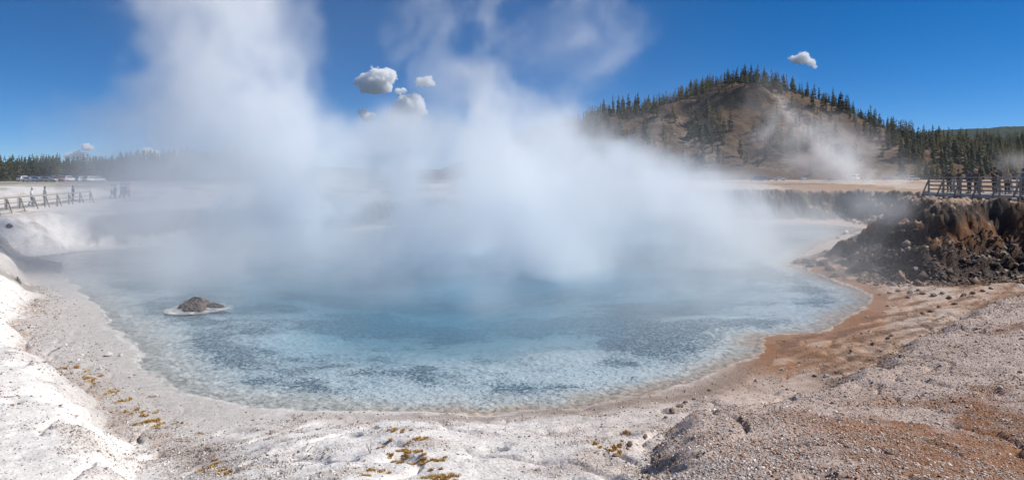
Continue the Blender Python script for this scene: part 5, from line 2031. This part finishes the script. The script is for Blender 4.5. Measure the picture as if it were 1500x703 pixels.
def cloud_material():
    m, nt, b = material('cloud_white')
    b.inputs['Base Color'].default_value = (.97, .97, .97, 1)
    b.inputs['Roughness'].default_value = 1; b.inputs['Specular IOR Level'].default_value = 0
    tr = N(nt, 'ShaderNodeBsdfTranslucent'); tr.inputs['Color'].default_value = (.98, .98, .98, 1)
    mx = N(nt, 'ShaderNodeMixShader'); mx.inputs[0].default_value = .22
    out = nt.nodes['Material Output']
    nt.links.new(b.outputs[0], mx.inputs[1]); nt.links.new(tr.outputs[0], mx.inputs[2]); nt.links.new(mx.outputs[0], out.inputs['Surface'])
    return m


CLOUD_MAT = vol_material('cloud', (1, 1, 1), .030, 0.0)
THIN_MAT = vol_material('thin_cloud', (1, 1, 1), .008, 0.0)


def cloud(px, py, w, hgt, puffs, seed, dens, label, D=9500.):
    """a cumulus: one closed lumpy surface, its puffs fused by a distance field sampled on icospheres"""
    sx = w / 977 * D; sz = hgt / 977 * D
    cx = (px - 750) / 977 * D; cz = EYE + (260 - py) / 977 * D
    h = sx / 60
    mn = np.array((-sx * .85, -sx * .55, -sx * .66)); mx = np.array((sx * .85, sx * .55, sx * .66))
    n = [int(round((q - p) / h)) + 1 for p, q in zip(mn, mx)]
    X, Y, Z = np.meshgrid(*[np.linspace(p, q, k).astype('f4') for p, q, k in zip(mn, mx, n)], indexing='ij')
    s = np.zeros(X.shape, 'f4')
    rr_ = random.Random(int(seed * 10)); items = []
    for u, v, rad in puffs:
        items.append((u, 0, v, rad))
        for k in range(12):
            a = rr_.uniform(0, 6.283); el = rr_.uniform(-.4, 1.4); q = rad * rr_.uniform(.6, .95)
            items.append((u + math.cos(a) * math.cos(el) * q, math.sin(a) * math.cos(el) * q * .8, v + math.sin(el) * q, rad * rr_.uniform(.25, .5)))
    for u, y_, v, rad in items:
        q = np.sqrt(((X - u * sx) / (rad * sx)) ** 2 + ((Y - y_ * sx) / (rad * sx * .9)) ** 2 + ((Z - v * sx * .8) / (rad * sx * .8)) ** 2)
        s = np.maximum(s, (1.25 - q) * min(1, rad / .12) ** .5)
    K = 9.0 / sx
    nz = f3(X * K + seed, Y * K, Z * K, 5, .62)
    bil = np.abs(f3(X * K * 1.6 + seed, Y * K * 1.6, Z * K * 1.6, 4, .6))
    f = s - .25 + .30 * nz - .36 * (.3 - bil)
    flat = sst(-.62, -.40, Z / sz)
    d = np.clip(.5 + f * 1.2 - .35 * (1 - flat), 0, 1)
    ed = np.minimum.reduce([X - mn[0], mx[0] - X, Y - mn[1], mx[1] - Y, mx[2] - Z, Z - mn[2]])
    d = d * sst(0, h * 3, ed)
    tmp = make_volume('cloud_field', mn, mx, d, CLOUD_MAT)
    g = tmp.modifiers[0].node_group
    vc = [q for q in g.nodes if q.bl_idname == 'GeometryNodeVolumeCube'][0]
    sm = [q for q in g.nodes if q.bl_idname == 'GeometryNodeSetMaterial'][0]
    vm_ = g.nodes.new('GeometryNodeVolumeToMesh')
    vm_.inputs['Threshold'].default_value = .5
    g.links.new(vc.outputs[0], vm_.inputs[0]); g.links.new(vm_.outputs[0], sm.inputs[0])
    dg = bpy.context.evaluated_depsgraph_get(); dg.update()
    me = bpy.data.meshes.new_from_object(tmp.evaluated_get(dg))
    me.name = 'cloud'
    if not me.materials:
        me.materials.append(CLOUD_MAT)
    me.polygons.foreach_set('use_smooth', [True] * len(me.polygons))
    bpy.data.objects.remove(tmp)
    bm = bmesh.new(); bm.from_mesh(me)
    left = set(bm.verts); isl = []
    while left:
        st_ = [left.pop()]; comp = list(st_)
        while st_:
            for e_ in st_.pop().link_edges:
                for w_ in e_.verts:
                    if w_ in left:
                        left.discard(w_); st_.append(w_); comp.append(w_)
        isl.append(comp)
    isl.sort(key=len)
    bmesh.ops.delete(bm, geom=[v_ for c_ in isl[:-1] for v_ in c_], context='VERTS')
    bm.to_mesh(me); bm.free()
    if dens < .02:
        me.materials[0] = THIN_MAT
    o = link('cloud', me, loc=(cx, D, cz))
    return tag(o, label, 'cloud')


cloud(552, 118, 58, 42, [(-.25, -.05, .26), (.05, 0, .33), (.25, .12, .24), (-.1, -.2, .26), (.2, -.22, .2), (-.32, -.28, .14)], 1.0, .045, 'largest bright white cumulus cloud left of centre above the steam')
cloud(590, 162, 76, 44, [(.14, .15, .24), (.25, .02, .20), (.0, -.08, .22), (.18, -.2, .2), (-.18, -.2, .12)], 2.0, .035, 'wide white cloud with a ragged top below the largest cumulus')
cloud(537, 170, 28, 34, [(-.15, .15, .28), (0, -.15, .28), (.3, .0, .2)], 3.1, .03, 'small ragged cloud at the left end of the lower pair')
cloud(587, 134, 22, 11, [(-.15, 0, .26), (.18, .02, .24)], 4.0, .02, 'tiny cloud between the two larger ones')
cloud(622, 121, 36, 18, [(-.15, 0, .22), (.12, .03, .25), (.3, -.05, .14)], 5.0, .004, 'faint flat cloud veiled by steam right of the largest cumulus')
cloud(1177, 88, 46, 20, [(-.25, .02, .18), (-.02, .05, .22), (.22, -.1, .17), (.36, -.3, .1)], 6.0, .04, 'small white cloud alone in the sky above the hill')
cloud(128, 216, 22, 13, [(-.1, 0, .3), (.2, -.05, .22)], 7.0, .012, 'small white cloud low over the forest near the left edge')
cloud(112, 229, 40, 10, [(-.3, 0, .16), (0, .05, .2), (.3, 0, .15)], 7.7, .006, 'faint flat cloud strip just above the left treeline')
cloud(222, 224, 30, 16, [(-.15, .1, .24), (.15, -.1, .26)], 8.5, .008, 'faint cloud above the steam-veiled forest at left')
cloud(50, 233, 26, 7, [(-.3, 0, .13), (.25, 0, .16)], 9.5, .008, 'pair of tiny clouds low on the horizon at far left')


# =====================================================================
# AIR
# =====================================================================
def haze_box():
    s = 7600
    m = MB().box(-s, s, -s, s, -8, 345)
    mat = vol_material('thin_air', (.72, .84, 1.0), 0.00002, 0.0)
    tag(m.build('haze', mat), 'thin bluish air over the whole basin', kind='stuff')


haze_box()
